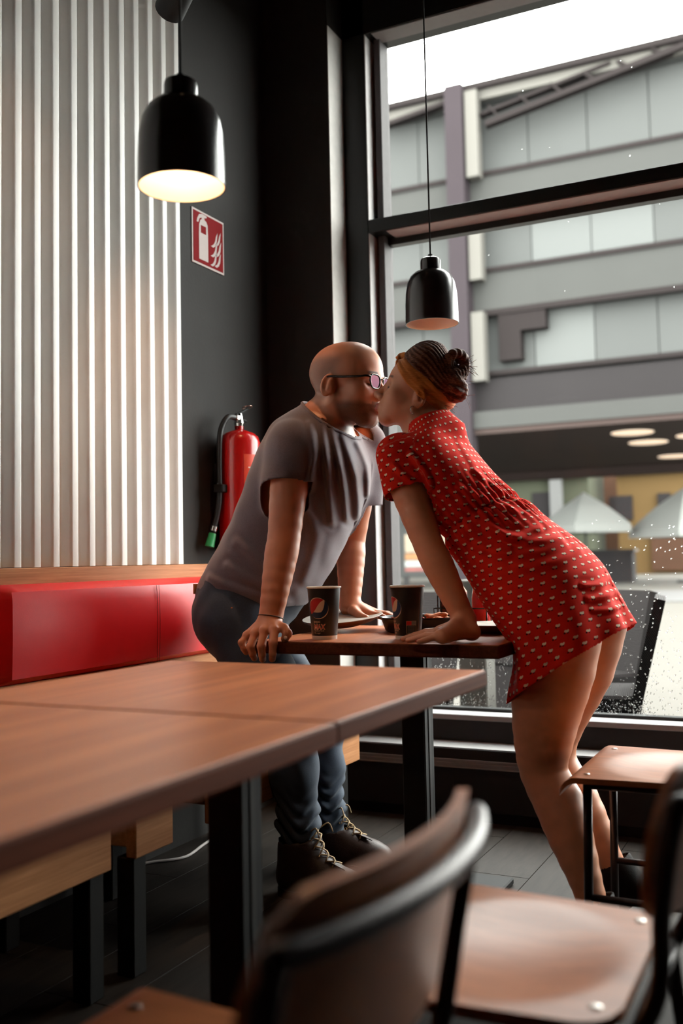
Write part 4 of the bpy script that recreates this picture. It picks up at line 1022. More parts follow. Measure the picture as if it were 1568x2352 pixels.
def skin_mat(name, base, lipc, hairc):
    m = bpy.data.materials.new(name); m.use_nodes = True; t = NT(m)
    def at(k): a = t.n('ShaderNodeAttribute'); a.attribute_name = k; return a.outputs['Fac']
    nz = t.noise(t.coord(), 35, 4)
    col = t.mix(nz, tuple(c * 0.88 for c in base), tuple(min(1, c * 1.10) for c in base))
    col = t.mix(at('lip'), col, lipc); fn = t.noise(t.coord(), 900, 2)
    col = t.mix(t.math('MULTIPLY', at('stub'), t.math('ADD', t.math('MULTIPLY', fn, 0.8), 0.45), clamp=True), col, hairc)
    col = t.mix(at('dark'), col, tuple(c * 0.5 for c in hairc)); col = t.mix(at('nail'), col, lipc if name.startswith('fair') is False else (0.60, 0.02, 0.015))
    t.l(col, t.b.inputs['Base Color']); t.b.inputs['Roughness'].default_value = 0.42; t.b.inputs['Specular IOR Level'].default_value = 0.45
    t.bump(t.noise(t.coord(), 420, 3), 0.06, 0.002); return m
def cut_open(V, Fq, planes, h):
    """open the mesh along planes (point, normal pointing away from what is kept, optional mask) and straighten the new edges"""
    V = V.copy(); keep = np.ones(len(V), bool)
    for pl_ in planes:
        p, n = np.array(pl_[0], float), np.array(pl_[1], float); n /= np.linalg.norm(n); dd = (V - p) @ n
        msk = np.ones(len(V), bool) if len(pl_) < 3 else pl_[2](V)
        near = msk & (np.abs(dd) < h * 0.75); V[near] -= n * dd[near][:, None]
        keep &= ~(msk & (dd > h * 0.75))
    ok = keep[Fq].all(1); Fq = Fq[ok]; used = np.unique(Fq); mp = np.full(len(V), -1); mp[used] = np.arange(len(used))
    return V[used], mp[Fq], used
def solid(o, th, off=1.0):
    md = o.modifiers.new('thickness', 'SOLIDIFY'); md.thickness = th; md.offset = off; md.use_even_offset = False; return o

# ================================================================= the man
YM = 2.73
sM = 1.115; RM = rot('Z', radians(-3)) @ rot('Y', radians(2.5))
cM = Qy(752, 886, YM - 0.080 * sM) + sM * (RM @ np.array((0.022, 0.080, 0.012)))
LOm = Loft((760, 930), (-0.364, 0.931), ((-8, -40, 46, 0.066), (14, -48, 56, 0.078), (36, -62, 74, 0.105), (60, -82, 98, 0.160), (84, -94, 122, 0.195), (110, -98, 138, 0.205), (176, -103, 150, 0.205), (255, -101, 142, 0.198), (331, -102, 137, 0.190), (407, -109, 124, 0.188), (470, -118, 100, 0.186), (520, -116, 90, 0.18)), YM)
mS = [Qy(672, 1020, 2.545), Qy(838, 1015, 2.925)]
mE = [Qy(652, 1235, 2.495), Qy(806, 1238, 2.955)]
mW = [Qy(621, 1421, 2.435), Qy(803, 1393, 2.900)]
def mix3(a, b, t): return np.array(a) * (1 - t) + np.array(b) * t
mArm = []
for i in (0, 1):
    u1, f1, f2 = mix3(mS[i], mE[i], 0.5), mix3(mE[i], mW[i], 0.22), mix3(mE[i], mW[i], 0.65)
    mArm.append(dense([mS[i], u1, mE[i], f1, f2, mW[i]], [0.057, 0.0535, 0.0470, 0.0470, 0.0395, 0.0320]))
# hands: (wrist, list of fingers as point chains)
hM = dict(
    index=[Qy(630, 1448, 2.392), Qy(627, 1477, 2.368), Qy(626, 1502, 2.370), Qy(625, 1513, 2.384)],
    middle=[Qy(607, 1449, 2.388), Qy(600, 1484, 2.366), Qy(602, 1505, 2.370), Qy(603, 1514, 2.384)],
    ring=[Qy(586, 1455, 2.392), Qy(575, 1485, 2.370), Qy(580, 1503, 2.374), Qy(584, 1511, 2.386)],
    pinky=[Qy(568, 1460, 2.402), Qy(555, 1476, 2.384), Qy(560, 1490, 2.384), Qy(565, 1498, 2.394)],
    thumb=[Qy(634, 1436, 2.425), Qy(652, 1443, 2.412), Qy(660, 1455, 2.405), Qy(654, 1467, 2.402)])
def palm(P, wrist, mcps, r, rw, rk):
    d = None
    for q in mcps:
        e = seg(P, wrist, q, rw, rk); d = e if d is None else smin(d, e, r)
    return d
def handM_r(P):
    d = palm(P, mW[0], [hM['index'][0], hM['middle'][0], hM['ring'][0], hM['pinky'][0]], 0.012, 0.024, 0.0130)
    for k, (ra, rb) in dict(index=(0.0120, 0.0098), middle=(0.0120, 0.0098), ring=(0.0115, 0.0094), pinky=(0.0105, 0.0085)).items():
        p = hM[k]; d = smin(d, chain(P, p, [ra, ra * 1.0, rb * 1.02, rb], 0.004), 0.004)
        d = smin(d, sph(P, p[0], 0.0135), 0.006)
    t = hM['thumb']; d = smin(d, seg(P, mW[0], t[0], 0.022, 0.0160), 0.012)
    return smin(d, chain(P, t, [0.0155, 0.0130, 0.0125, 0.0110], 0.005), 0.006)
wl_ = mW[1]; kn = [wl_ + np.array(v_) for v_ in ((0.085, -0.030, -0.022), (0.090, -0.008, -0.020), (0.086, 0.014, -0.021), (0.078, 0.034, -0.024))]
tipsL = [k_ + np.array(v_) for k_, v_ in zip(kn, ((0.070, -0.016, -0.016), (0.080, -0.004, -0.018), (0.074, 0.008, -0.017), (0.058, 0.018, -0.014)))]
def handM_l(P):
    d = palm(P, wl_, kn, 0.012, 0.024, 0.0135)
    for k_, t_ in zip(kn, tipsL): d = smin(d, chain(P, [k_, mix3(k_, t_, 0.5) + np.array((0, 0, 0.004)), t_], [0.0115, 0.0105, 0.0088], 0.004), 0.004)
    th = [wl_ + np.array((0.03, -0.035, -0.012)), wl_ + np.array((0.065, -0.062, -0.026)), wl_ + np.array((0.090, -0.072, -0.032))]
    return smin(d, chain(P, [wl_] + th, [0.02, 0.016, 0.0125, 0.0105], 0.006), 0.010)
# legs
mH = [Qy(548, 1432, 2.625), Qy(560, 1430, 2.835)]
mK = [Qy(668, 1688, 2.600), Qy(733, 1682, 2.880)]
mA = [Qy(690, 1948, 2.600), Qy(752, 1925, 2.880)]
pelv = Qy(556, 1400, YM)
def torsoM(P):
    d = LOm.d(P, -0.010, LOm.px(750, 955), LOm.px(592, 1372), 0.03)
    d = smin(d, chain(P, [head_pt(cM, RM, sM, (-0.024, 0, -0.055)), Qy(748, 958, YM), Qy(742, 1000, YM)], [0.062, 0.063, 0.075], 0.03), 0.035)
    return smin(d, ell(P, pelv, (0.125, 0.160, 0.125)), 0.05)
def head_pt(c, R, s, l): return np.asarray(c) + s * (R @ np.array(l, float))
def headM(P): return head_sdf(head_local(P, cM, RM, sM), True) * F32(sM)
grpM = [Group(headM, [cM], 0.15 * sM, 0.02), Group(torsoM, [Qy(720, 900, YM), Qy(850, 1100, YM + 0.22), Qy(480, 1300, YM - 0.22), Qy(620, 1480, YM)], 0.03, 0.03)]
for i in (0, 1):
    pts, rs = mArm[i]
    grpM.append(Group(lambda P, p=pts, r=rs: chain(P, p, r, 0.004), pts, 0.07, 0.03))
    lp = [mH[i], mix3(mH[i], mK[i], 0.5), mK[i], mix3(mK[i], mA[i], 0.3), mA[i], mA[i] + np.array((0.0, 0, -0.05)), mA[i] + np.array((0.12, 0, -0.075))]
    lr = [0.09, 0.078, 0.056, 0.056, 0.038, 0.04, 0.03]
    grpM.append(Group(lambda P, p=lp, r=lr: chain(P, p, r, 0.03), lp, 0.10, 0.04))
grpM.append(Group(handM_r, sum(hM.values(), []) + [mW[0]], 0.03, 0.012)); grpM.append(Group(handM_l, kn + tipsL + [wl_, wl_ + np.array((0.09, -0.072, -0.032))], 0.03, 0.012))
fM = union(grpM)
allp = np.array([g.lo for g in grpM] + [g.hi for g in grpM])
V, Fq = surface(fM, allp.min(0), allp.max(0), 0.0037)
L = head_local(A3(V), cM, RM, sM); inhead = (np.abs(L) < 0.16).all(1)
lip, dark, stub = head_col(L, True); nail = np.zeros(len(V))
for a in (lip, dark, stub): a[~inhead] = 0
tn = sph(A3(V), Qy(654, 1466, 2.392), 0.008); nail = np.clip(-tn / 0.003, 0, 1) * 0.0
M_SKINM = skin_mat('tanned_skin', lin((202, 132, 98)), lin((170, 84, 70)), lin((60, 38, 28)))
man = fast_obj('person', V, Fq, M_SKINM, None, (-1.45, 2.74, 0.0), dict(lip=lip, dark=dark, stub=stub, nail=nail))
tag(man, 'person in a grey t-shirt, jeans and glasses gripping the table edge', 'person')
mo = np.array(man.location)
def pobj(par, name, b, m, smooth=True, autos=None):
    o_ = np.array(par.location); return obj(name, np.array(b.v) - o_, b.f, m, par, smooth=smooth, autos=autos)
pobj(man, 'thumbnail', MB().lathe([(0.0, 0.0018), (0.0045, 0.0012), (0.0062, 0.0)], c=(0, 0, 0), n=14), mat('fingernail', (0.72, 0.52, 0.44), 0.25))
tn_ = man.children[0]; tn_.location = np.array(Qy(655, 1465, 2.3895)) ; tn_.rotation_euler = (radians(72), 0, radians(25)); tn_.data.transform(Matrix.Translation(Vector(mo))); tn_.location = Vector(np.array(Qy(655.5, 1465, 2.3905)) - mo)

# t-shirt
mHem = Qy(592, 1372, YM)
arm_d = [(mE[i] - mS[i]) / np.linalg.norm(mE[i] - mS[i]) for i in (0, 1)]
slv_end = [Qy(655, 1112, 2.522), Qy(832, 1152, 2.940)]
FOLDS = [((742, 985), (752, 1075), (762, 1200), 0.007, 0.010), ((762, 1000), (782, 1090), (795, 1190), 0.0075, 0.010), ((786, 1015), (815, 1100), (822, 1180), 0.007, 0.011), ((715, 990), (725, 1060), (715, 1130), 0.005, 0.010),
         ((690, 1130), (730, 1230), (700, 1330), 0.004, 0.014), ((560, 1250), (620, 1300), (660, 1380), 0.004, 0.013), ((540, 1300), (600, 1335), (660, 1345), 0.004, 0.012), ((820, 1020), (842, 1070), (846, 1130), 0.005, 0.009), ((500, 1325), (560, 1350), (620, 1370), 0.004, 0.01)]
FOLD3 = [(smooth_pts([Qy(*p, YM) for p in f_[:3]], 2), f_[3], f_[4]) for f_ in FOLDS]
def fold_disp(P, folds, yc):
    D = np.zeros(len(P), dtype=F32); X = P[:, 0] + (P[:, 1] - F32(yc)) * F32(0.488); Z = P[:, 2] * 1.0      # seen along the oblique side view
    scale = F32(1.0)
    for (pts, amp, wd) in folds:
        dm = np.full(len(P), 1.0, dtype=F32)
        for i in range(len(pts) - 1):
            a, b = pts[i], pts[i + 1]; ux, uz = b[0] - a[0], b[2] - a[2]; L2 = ux * ux + uz * uz + 1e-12
            t = np.clip(((X - a[0]) * ux + (Z - a[2]) * uz) / L2, 0, 1)
            dm = np.minimum(dm, np.hypot(X - a[0] - t * ux, Z - a[2] - t * uz))
        D += F32(amp) * (np.exp(-(dm / wd) ** 2) - 0.45 * np.exp(-((dm - 1.9 * wd) / wd) ** 2)).astype(F32)
    return D * (P[:, 1] < yc + 0.12)
def shirtM(P):
    d = LOm.d(P, 0.0)
    for i in (0, 1):
        e_ = mix3(mS[i], slv_end[i], 1.35)
        d = smin(d, seg(P, mS[i] + np.array((0, 0.01 * (1, -1)[i], -0.004)), e_, 0.070, 0.064), 0.045)
    d = smin(d, chain(P, [Qy(742, 925, YM), Qy(752, 975, YM)], [0.058, 0.085], 0.02), 0.03)
    n_ = np.sin(P[:, 0] * 41 + P[:, 2] * 23) * np.sin(P[:, 1] * 37 + P[:, 2] * 31)
    return d - fold_disp(P, FOLD3, YM) - F32(0.0016) * n_
h = 0.0042
lo_, hi_ = LOm.O + np.array((-0.75, -0.36, -0.75)), LOm.O + np.array((0.45, 0.36, 0.12))
V, Fq = surface(shirtM, lo_, hi_, h)
nape, frontc = Qy(719, 934, YM), Qy(824, 1012, YM); cdir = frontc - nape; cn = np.array((-cdir[2], 0, cdir[0])); cn = cn if cn[2] > 0 else -cn
hem_n = LOm.ax + np.array((0.0, 0, 0)); hemP = Qy(585, 1366, YM)
def slv(P, i): return seg(P, mS[i] + np.array((0, 0.01 * (1, -1)[i], -0.004)), mix3(mS[i], slv_end[i], 1.35), 0.070, 0.064)
armsel = lambda i: (lambda V_: (slv(A3(V_), i) < LOm.d(A3(V_)) - 0.006) & ((V_ - mS[i]) @ arm_d[i] > 0.05) & (slv(A3(V_), i) < 0.02))
V, Fq, _ = cut_open(V, Fq, [(mix3(nape, frontc, 0.5), cn, lambda V_: np.abs(V_[:, 1] - YM) < 0.14), (hemP, hem_n + np.array((0.22, 0, -0.10))),
                            (slv_end[0], arm_d[0] + np.array((0.10, 0, 0.0)), armsel(0)), (slv_end[1], arm_d[1], armsel(1))], h)
def cloth_mat(name, a, b, rough=0.85, weave=700, sheen=0.25):
    m = bpy.data.materials.new(name); m.use_nodes = True; t = NT(m); f1 = t.noise(t.coord(), 260, 3, 0.7); f2 = t.noise(t.coord(), 12, 3)
    t.l(t.mix(t.math('ADD', t.math('MULTIPLY', f1, 0.6), t.math('MULTIPLY', f2, 0.4)), a, b), t.b.inputs['Base Color']); t.b.inputs['Roughness'].default_value = rough
    t.b.inputs['Sheen Weight'].default_value = sheen; t.bump(t.noise(t.coord(), weave, 2), 0.25, 0.0015); return m
M_TEE = cloth_mat('heather_grey_jersey', lin((70, 62, 70)), lin((122, 112, 120)))
sh = solid(fast_obj('t_shirt', V, Fq, M_TEE, man, mo), 0.0025)
cpts = []
for k in range(48):                                       # ribbed collar
    a = 2 * pi * k / 48; e1 = cdir / np.linalg.norm(cdir); c0 = mix3(nape, frontc, 0.5)
    cpts.append((a, e1 * cos(a) + np.array((0, 1, 0)) * sin(a)))
def ringfit(f, c, dirs, n_, r0=0.02, r1=0.2):
    D = np.array([q for _, q in dirs]); lo = np.full(len(D), r0); hi = np.full(len(D), r1)
    for _ in range(26):
        md = (lo + hi) / 2; v = f(A3(c + D * md[:, None])); lo = np.where(v < 0, md, lo); hi = np.where(v < 0, hi, md)
    return c + D * ((lo + hi) / 2)[:, None]
ring = ringfit(shirtM, mix3(nape, frontc, 0.5) - cn / np.linalg.norm(cn) * 0.004, cpts, None)
pobj(man, 'collar', MB().tube(list(ring), 0.0052, 8, closed=True), M_TEE)
for i, (c_, fr) in enumerate(((slv_end[0], arm_d[0]), (slv_end[1], arm_d[1]))):
    pass

# jeans
M_DENIM = cloth_mat('blue_denim', lin((18, 24, 34)), lin((52, 70, 92)), 0.8, 900, 0.1)
def jeansM(P):
    d = ell(P, pelv + np.array((0.0, 0, -0.01)), (0.140, 0.180, 0.150))
    d = smin(d, sph(P, Qy(540, 1418, YM - 0.085), 0.118), 0.04); d = smin(d, sph(P, Qy(552, 1418, YM + 0.085), 0.118), 0.04)
    d = smin(d, LOm.d(P, -0.004, LOm.px(620, 1310), LOm.px(585, 1400), 0.02), 0.03)
    for i in (0, 1):
        d = smin(d, chain(P, [mH[i], mix3(mH[i], mK[i], 0.5), mK[i], mix3(mK[i], mA[i], 0.33), mix3(mK[i], mA[i], 0.75), mA[i] + np.array((0, 0, 0.0))], [0.112, 0.094, 0.071, 0.066, 0.055, 0.052], 0.03), 0.03)
    z = P[:, 2]; w_ = np.exp(-((z - 0.20) / 0.075) ** 2); w2 = np.exp(-((z - 0.47) / 0.06) ** 2)
    ph = np.sin(z * 150 + 3.2 * np.sin(P[:, 0] * 40 + P[:, 1] * 30) + P[:, 0] * 60)
    return d - F32(0.006) * w_ * ph - F32(0.004) * w2 * np.sin(z * 95 + P[:, 0] * 55 + P[:, 1] * 25) - F32(0.002) * np.sin(z * 45 + P[:, 1] * 50) * np.sin(P[:, 0] * 60)
jp = np.array([mH[0], mH[1], mK[0], mK[1], mA[0], mA[1], pelv])
V, Fq = surface(jeansM, jp.min(0) - 0.20, jp.max(0) + 0.24, 0.0045)
V, Fq, _ = cut_open(V, Fq, [(Qy(592, 1335, YM), -LOm.ax)] + [(mA[i] + np.array((0, 0, 0.012)), np.array((0.1, 0, -1.0)), (lambda V_, i=i: np.abs(V_[:, 1] - mA[i][1]) < 0.12)) for i in (0, 1)], 0.0045)
jn = solid(fast_obj('jeans', V, Fq, M_DENIM, man, mo), 0.002)
def on_surface(f, p, out, r0=-0.12, r1=0.12):
    """slide a point along direction out until it sits on the surface"""
    p = np.asarray(p, float); out = np.asarray(out, float) / np.linalg.norm(out); lo, hi = r0, r1
    for _ in range(26):
        md = (lo + hi) / 2
        if f(A3([p + out * md]))[0] < 0: lo = md
        else: hi = md
    return p + out * lo
M_THREAD = mat('copper_thread', lin((150, 92, 58)), 0.7)
def stitch(name, pxs, yc, m, r=0.0011):
    pts = [on_surface(jeansM, Qy(*p, yc), -FW) for p in pxs]
    return pobj(man, name, MB().tube(smooth_pts(pts, 5), r, 5), m)
stitch('pocket_stitch', [(537, 1394), (558, 1387), (588, 1380)], 2.56, M_THREAD); stitch('pocket_stitch', [(478, 1406), (500, 1399)], 2.60, M_THREAD)
stitch('side_seam', [(512, 1370), (520, 1420), (535, 1480), (560, 1530)], 2.56, mat('dark_seam', (0.02, 0.022, 0.028), 0.8))
c_ = on_surface(jeansM, Qy(535, 1395, 2.56), -FW); pobj(man, 'pocket_rivet', MB().lathe([(0.0045, -0.001), (0.0045, 0.001), (0, 0.002)], c=c_, n=10, axis=np.stack([RT, UP, -FW], 1)), mat('copper_rivet', lin((140, 80, 50)), 0.35, metal=0.8))
c_ = on_surface(jeansM, Qy(484, 1352, 2.66), -RT, -0.2, 0.2); pobj(man, 'leather_patch', MB().box(c_ + np.array((-0.003, -0.03, -0.016)), c_ + np.array((0.004, 0.03, 0.016)), 0.001, 1), mat('leather_patch', lin((170, 112, 62)), 0.6))
# boots
M_BOOT = mat('dark_brown_leather', lin((52, 34, 28)), 0.5, vary=0.25, vscale=40, bump=0.1, bscale=300); M_SOLE = mat('black_rubber_sole', (0.015, 0.014, 0.013), 0.7); M_LACE = mat('tan_bootlace', lin((176, 150, 112)), 0.7, vary=0.4, vscale=150); M_EYE = mat('brass_eyelet', lin((200, 160, 110)), 0.3, metal=0.9)
def boot(i):
    a = mA[i].copy(); g = np.array((a[0], a[1], 0.0)); fd = np.array((1.0, -0.12 if i == 0 else 0.0, 0)); fd /= np.linalg.norm(fd); sd = np.array((-fd[1], fd[0], 0))
    def W(x, y, z): return g + fd * x + sd * y + np.array((0, 0, z))
    def f(P):
        d = chain(P, [W(0.0, 0, a[2] + 0.018), W(-0.004, 0, 0.12), W(-0.014, 0, 0.062)], [0.060, 0.054, 0.050], 0.03)
        d = smin(d, chain(P, [W(-0.02, 0, 0.055), W(0.07, 0, 0.052), W(0.15, 0, 0.046), W(0.185, 0, 0.044)], [0.046, 0.042, 0.043, 0.036], 0.03), 0.035)
        d = smin(d, seg(P, W(0.01, 0, 0.115), W(0.10, 0, 0.075), 0.042, 0.034), 0.03)
        return smax(d, F32(0.022) - P[:, 2], 0.008)
    q = np.array([W(-0.06, -0.05, 0), W(0.2, 0.05, 0), W(0, 0, a[2] + 0.05), W(-0.06, 0.05, 0), W(0.2, -0.05, 0)])
    V, Fq = surface(f, q.min(0) - 0.04, q.max(0) + 0.05, 0.0045)
    V, Fq, _ = cut_open(V, Fq, [(W(0, 0, a[2] + 0.025), np.array((-0.15, 0, 1.0)))], 0.0045)
    b = solid(fast_obj('boot', V, Fq, M_BOOT, man, mo), 0.003)
    out = [(x_, y_) for (x_, y_) in ((-0.072, 0), (-0.062, 0.032), (-0.03, 0.045), (0.03, 0.040), (0.10, 0.046), (0.16, 0.044), (0.205, 0.026), (0.222, 0), (0.205, -0.028), (0.16, -0.046), (0.10, -0.046), (0.03, -0.040), (-0.03, -0.045), (-0.062, -0.032))]
    pl_ = smooth_pts([W(x_, y_, 0) for x_, y_ in out], 4, closed=True)
    s_ = MB().prism(pl_, (0, 0, 0.0), (0, 0, 0.026)); so = obj('sole', np.array(s_.v) - mo, s_.f, M_SOLE, b, smooth=True, autos=40); so.location = -Vector(b.location)
    b2 = np.array(b.location)
    def sub(name, mbx, m): o = obj(name, np.array(mbx.v) - mo - b2, mbx.f, m, b, smooth=True); return o
    rows = [(0.112, 0.088), (0.092, 0.106), (0.073, 0.124), (0.056, 0.142), (0.046, 0.162), (0.044, 0.184)]
    prev = None; lace = MB(); eye = MB()
    for (x_, z_) in rows:
        pr = []
        for s2 in (-1, 1):
            p = on_surface(f, W(x_ - 0.02, 0.0, z_ - 0.02), fd * 0.55 + sd * 0.50 * s2 + np.array((0, 0, 0.62)), 0, 0.12); pr.append(p)
            eye.tube([p + np.array((0.0045 * cos(t_), 0.0045 * sin(t_) * 0.7, 0.0045 * sin(t_) * 0.7)) for t_ in np.linspace(0, 2 * pi, 9)[:-1]], 0.0014, 5, closed=True)
        up = np.array((0.006, 0, 0.005))
        if prev is not None:
            lace.tube([prev[0] + up, mix3(prev[0], pr[1], 0.5) + up * 2.2, pr[1] + up], 0.0026, 6); lace.tube([prev[1] + up, mix3(prev[1], pr[0], 0.5) + up * 1.6, pr[0] + up], 0.0026, 6)
        prev = pr
    for s2 in (-1, 1): lace.tube(smooth_pts([prev[0 if s2 < 0 else 1], prev[0 if s2 < 0 else 1] + np.array((0.03, 0.015 * s2, 0.02)), prev[0 if s2 < 0 else 1] + np.array((0.042, 0.02 * s2, -0.005))], 4), 0.0022, 6)
    sub('laces', lace, M_LACE); sub('eyelets', eye, M_EYE)
    tg = MB(); tp = [W(0.085, -0.012, 0.108), W(0.12, -0.018, 0.112), W(0.165, -0.02, 0.100), W(0.12, 0.004, 0.106)]; tg.prism(tp, (0, 0, 0), (0, 0, 0.003)); sub('fringe_tag', tg, M_BOOT)
boot(0); boot(1)
# wrist cord
wd = (mE[0] - mW[0]) / np.linalg.norm(mE[0] - mW[0]); u_ = np.cross(wd, (0, 1, 0)); u_ /= np.linalg.norm(u_); v_ = np.cross(wd, u_)
for k_, off in enumerate((0.004, 0.010)):
    rg = ringfit(fM, mW[0] + wd * off, [(a, u_ * cos(a) + v_ * sin(a)) for a in np.linspace(0, 2 * pi, 33)[:-1]], None, 0.01, 0.08)
    if k_ == 0: pobj(man, 'wrist_cord', MB().tube(list(mW[0] + wd * off + (rg - mW[0] - wd * off) * 1.02), 0.0016, 6, closed=True), mat('dark_cord', (0.05, 0.03, 0.02), 0.6))
# glasses
def HP(l): return head_pt(cM, RM, sM, l)
gl = MB(); M_FRAME = mat('black_acetate', (0.010, 0.009, 0.009), 0.2, vary=0.05)
lens_out = []
for s2 in (-1, 1):
    rim = []
    for k in range(28):
        a = 2 * pi * k / 28; ca_, sa_ = cos(a), sin(a)
        yy = 0.0245 * np.sign(ca_) * abs(ca_) ** 0.72; zz = 0.0190 * np.sign(sa_) * abs(sa_) ** 0.75
        if zz < 0: yy *= 0.90
        y_ = s2 * (0.0335 + yy * 1.0); rim.append(HP((0.1000 - 0.10 * abs(abs(y_) - 0.01), y_, -0.001 + zz)))
    lens_out.append(rim)
gf = MB()
for rim in lens_out: gf.tube(rim, 0.0027, 8, closed=True)
gf.tube(smooth_pts([HP((0.0990, -0.0105, 0.006)), HP((0.1035, 0, 0.009)), HP((0.0990, 0.0105, 0.006))], 5), 0.0022, 8)
for s2 in (-1, 1):
    gf.tube(smooth_pts([HP((0.0955, s2 * 0.058, 0.010)), HP((0.090, s2 * 0.0700, 0.010)), HP((0.070, s2 * 0.0745, 0.009)), HP((0.02, s2 * 0.0790, 0.010)), HP((-0.020, s2 * 0.0830, 0.012)), HP((-0.040, s2 * 0.0830, -0.004))], 5), 0.0035, 8)
g0 = pobj(man, 'glasses', gf, M_FRAME)
def lens_mat():
    m = bpy.data.materials.new('spectacle_lens'); m.use_nodes = True; t = NT(m); tr_ = t.n('ShaderNodeBsdfTransparent'); gs = t.n('ShaderNodeBsdfGlossy'); mx = t.n('ShaderNodeMixShader');
    tr_.inputs[0].default_value = (0.95, 0.88, 0.92, 1); gs.inputs[0].default_value = (1.0, 0.50, 0.72, 1); gs.inputs['Roughness'].default_value = 0.03
    mx.inputs[0].default_value = 0.03; t.l(tr_.outputs[0], mx.inputs[1]); t.l(gs.outputs[0], mx.inputs[2]); t.l(mx.outputs[0], t.out.inputs[0]); return m
M_LENS = lens_mat()
for rim in lens_out:
    c0 = np.mean(rim, 0) + RM @ np.array((0.0015, 0, 0)); vv = [c0] + list(rim); ff = [(0, 1 + k, 1 + (k + 1) % len(rim)) for k in range(len(rim))]
    obj('lens', np.array(vv) - mo, ff, M_LENS, g0, smooth=True)
# ================================================================= the woman
YWm = 2.67
sW = 0.94; psi = radians(21)
RW = rot('Z', pi + psi) @ rot('Y', radians(-22))
yh = 2.700
cW = Qy(964, 913, yh - 0.074) - sW * (RW @ np.array((-0.022, 0.078, -0.012)))
def HW(l): return head_pt(cW, RW, sW, l)
LOw = Loft((995, 960), (0.505, 0.863), ((-6, -50, 32, 0.062), (16, -62, 38, 0.080), (40, -80, 44, 0.120), (66, -98, 50, 0.158), (100, -110, 58, 0.172), (150, -118, 64, 0.168), (193, -122, 70, 0.160), (240, -122, 82, 0.152), (275, -121, 95, 0.150), (310, -123, 112, 0.158), (356, -123, 133, 0.176), (421, -123, 164, 0.196), (489, -121, 183, 0.212), (556, -116, 182, 0.222), (600, -136, 180, 0.228), (645, -180, 176, 0.232), (700, -205, 172, 0.235)), YWm, n=2.2)
wSh = [Qy(908, 1048, 2.535), Qy(968, 1030, 2.815)]
wE = [Qy(984, 1252, 2.500), Qy(1135, 1250, 2.870)]
wWr = [Qy(1067, 1424, 2.500), Qy(1188, 1400, 2.860)]
wArm = []
for i in (0, 1):
    wArm.append(dense([wSh[i], mix3(wSh[i], wE[i], 0.5), wE[i], mix3(wE[i], wWr[i], 0.28), mix3(wE[i], wWr[i], 0.7), wWr[i]], [0.049, 0.0465, 0.0400, 0.0410, 0.0335, 0.0265]))
ZT = 0.7605
tipw = dict(index=Qz(934, 1464, ZT), middle=Qz(926, 1467.5, ZT), ring=Qz(937, 1470.5, ZT), pinky=Qz(961, 1474, ZT))
mcpw = dict(index=Qz(1010, 1450, 0.775), middle=Qz(1008, 1455, 0.777), ring=Qz(1010, 1460, 0.775), pinky=Qz(1018, 1465, 0.770))
heel = Qy(1084, 1452, 2.475)
def handW(P):
    d = None
    for k in mcpw:
        e = smin(seg(P, wWr[0], mcpw[k], 0.0185, 0.0110), seg(P, heel, mcpw[k], 0.0135, 0.0105), 0.02); d = e if d is None else smin(d, e, 0.012)
    d = smin(d, seg(P, wWr[0], heel, 0.0225, 0.0150), 0.02)
    for k, r in dict(index=0.0092, middle=0.0094, ring=0.0090, pinky=0.0080).items():
        a, b = mcpw[k], tipw[k]; d = smin(d, chain(P, [a, mix3(a, b, 0.42) + np.array((0, 0, 0.0045)), mix3(a, b, 0.75) + np.array((0, 0, 0.001)), b], [r * 1.16, r * 1.02, r * 0.95, r * 0.78], 0.003), 0.003)
    th = [mix3(wWr[0], mcpw['index'], 0.45) + np.array((0, 0.012, -0.006)), mcpw['index'] + np.array((0.012, 0.040, -0.010)), mcpw['index'] + np.array((-0.02, 0.060, -0.014))]
    return smin(d, chain(P, th, [0.015, 0.0105, 0.0085], 0.005), 0.008)
hr = wWr[1]; kr = [hr + np.array((-0.036 + 0.020 * k, 0.062, -0.014)) for k in range(4)]; tr2 = [q + np.array((-0.012 + 0.006 * k, 0.068, -0.016)) for k, q in enumerate(kr)]
def handWr(P):
    d = palm(P, hr, kr, 0.012, 0.021, 0.0115)
    for a, b in zip(kr, tr2): d = smin(d, chain(P, [a, mix3(a, b, 0.5) + np.array((0, 0, 0.003)), b], [0.0100, 0.0092, 0.0075], 0.003), 0.003)
    return smin(d, chain(P, [hr + np.array((-0.03, 0.02, -0.008)), hr + np.array((-0.055, 0.045, -0.018)), hr + np.array((-0.062, 0.066, -0.020))], [0.014, 0.0105, 0.0085], 0.005), 0.010)
# legs (near = left, far = right)
nl = [Qy(1290, 1420, 2.590), Qy(1276, 1530, 2.585), Qy(1256, 1622, 2.585), Qy(1247, 1705, 2.590), Qy(1248, 1772, 2.595), Qy(1282, 1842, 2.580), Qy(1311, 1925, 2.550), Qy(1342, 2015, 2.530), Qy(1360, 2085, 2.520)]
nr = [0.108, 0.101, 0.091, 0.075, 0.0610, 0.0635, 0.0560, 0.0415, 0.0350]
fl = [Qy(1350, 1430, 2.775), Qy(1330, 1530, 2.780), Qy(1290, 1622, 2.790), Qy(1268, 1700, 2.795), Qy(1278, 1758, 2.800), Qy(1325, 1835, 2.810), Qy(1362, 1905, 2.815), Qy(1398, 1970, 2.820), Qy(1408, 1990, 2.82)]
fr_ = [0.104, 0.094, 0.082, 0.068, 0.0590, 0.0590, 0.0500, 0.0360, 0.0340]
def feet(a): return [a, np.array((a[0] - 0.02, a[1], 0.07)), np.array((a[0] - 0.10, a[1], 0.035))]
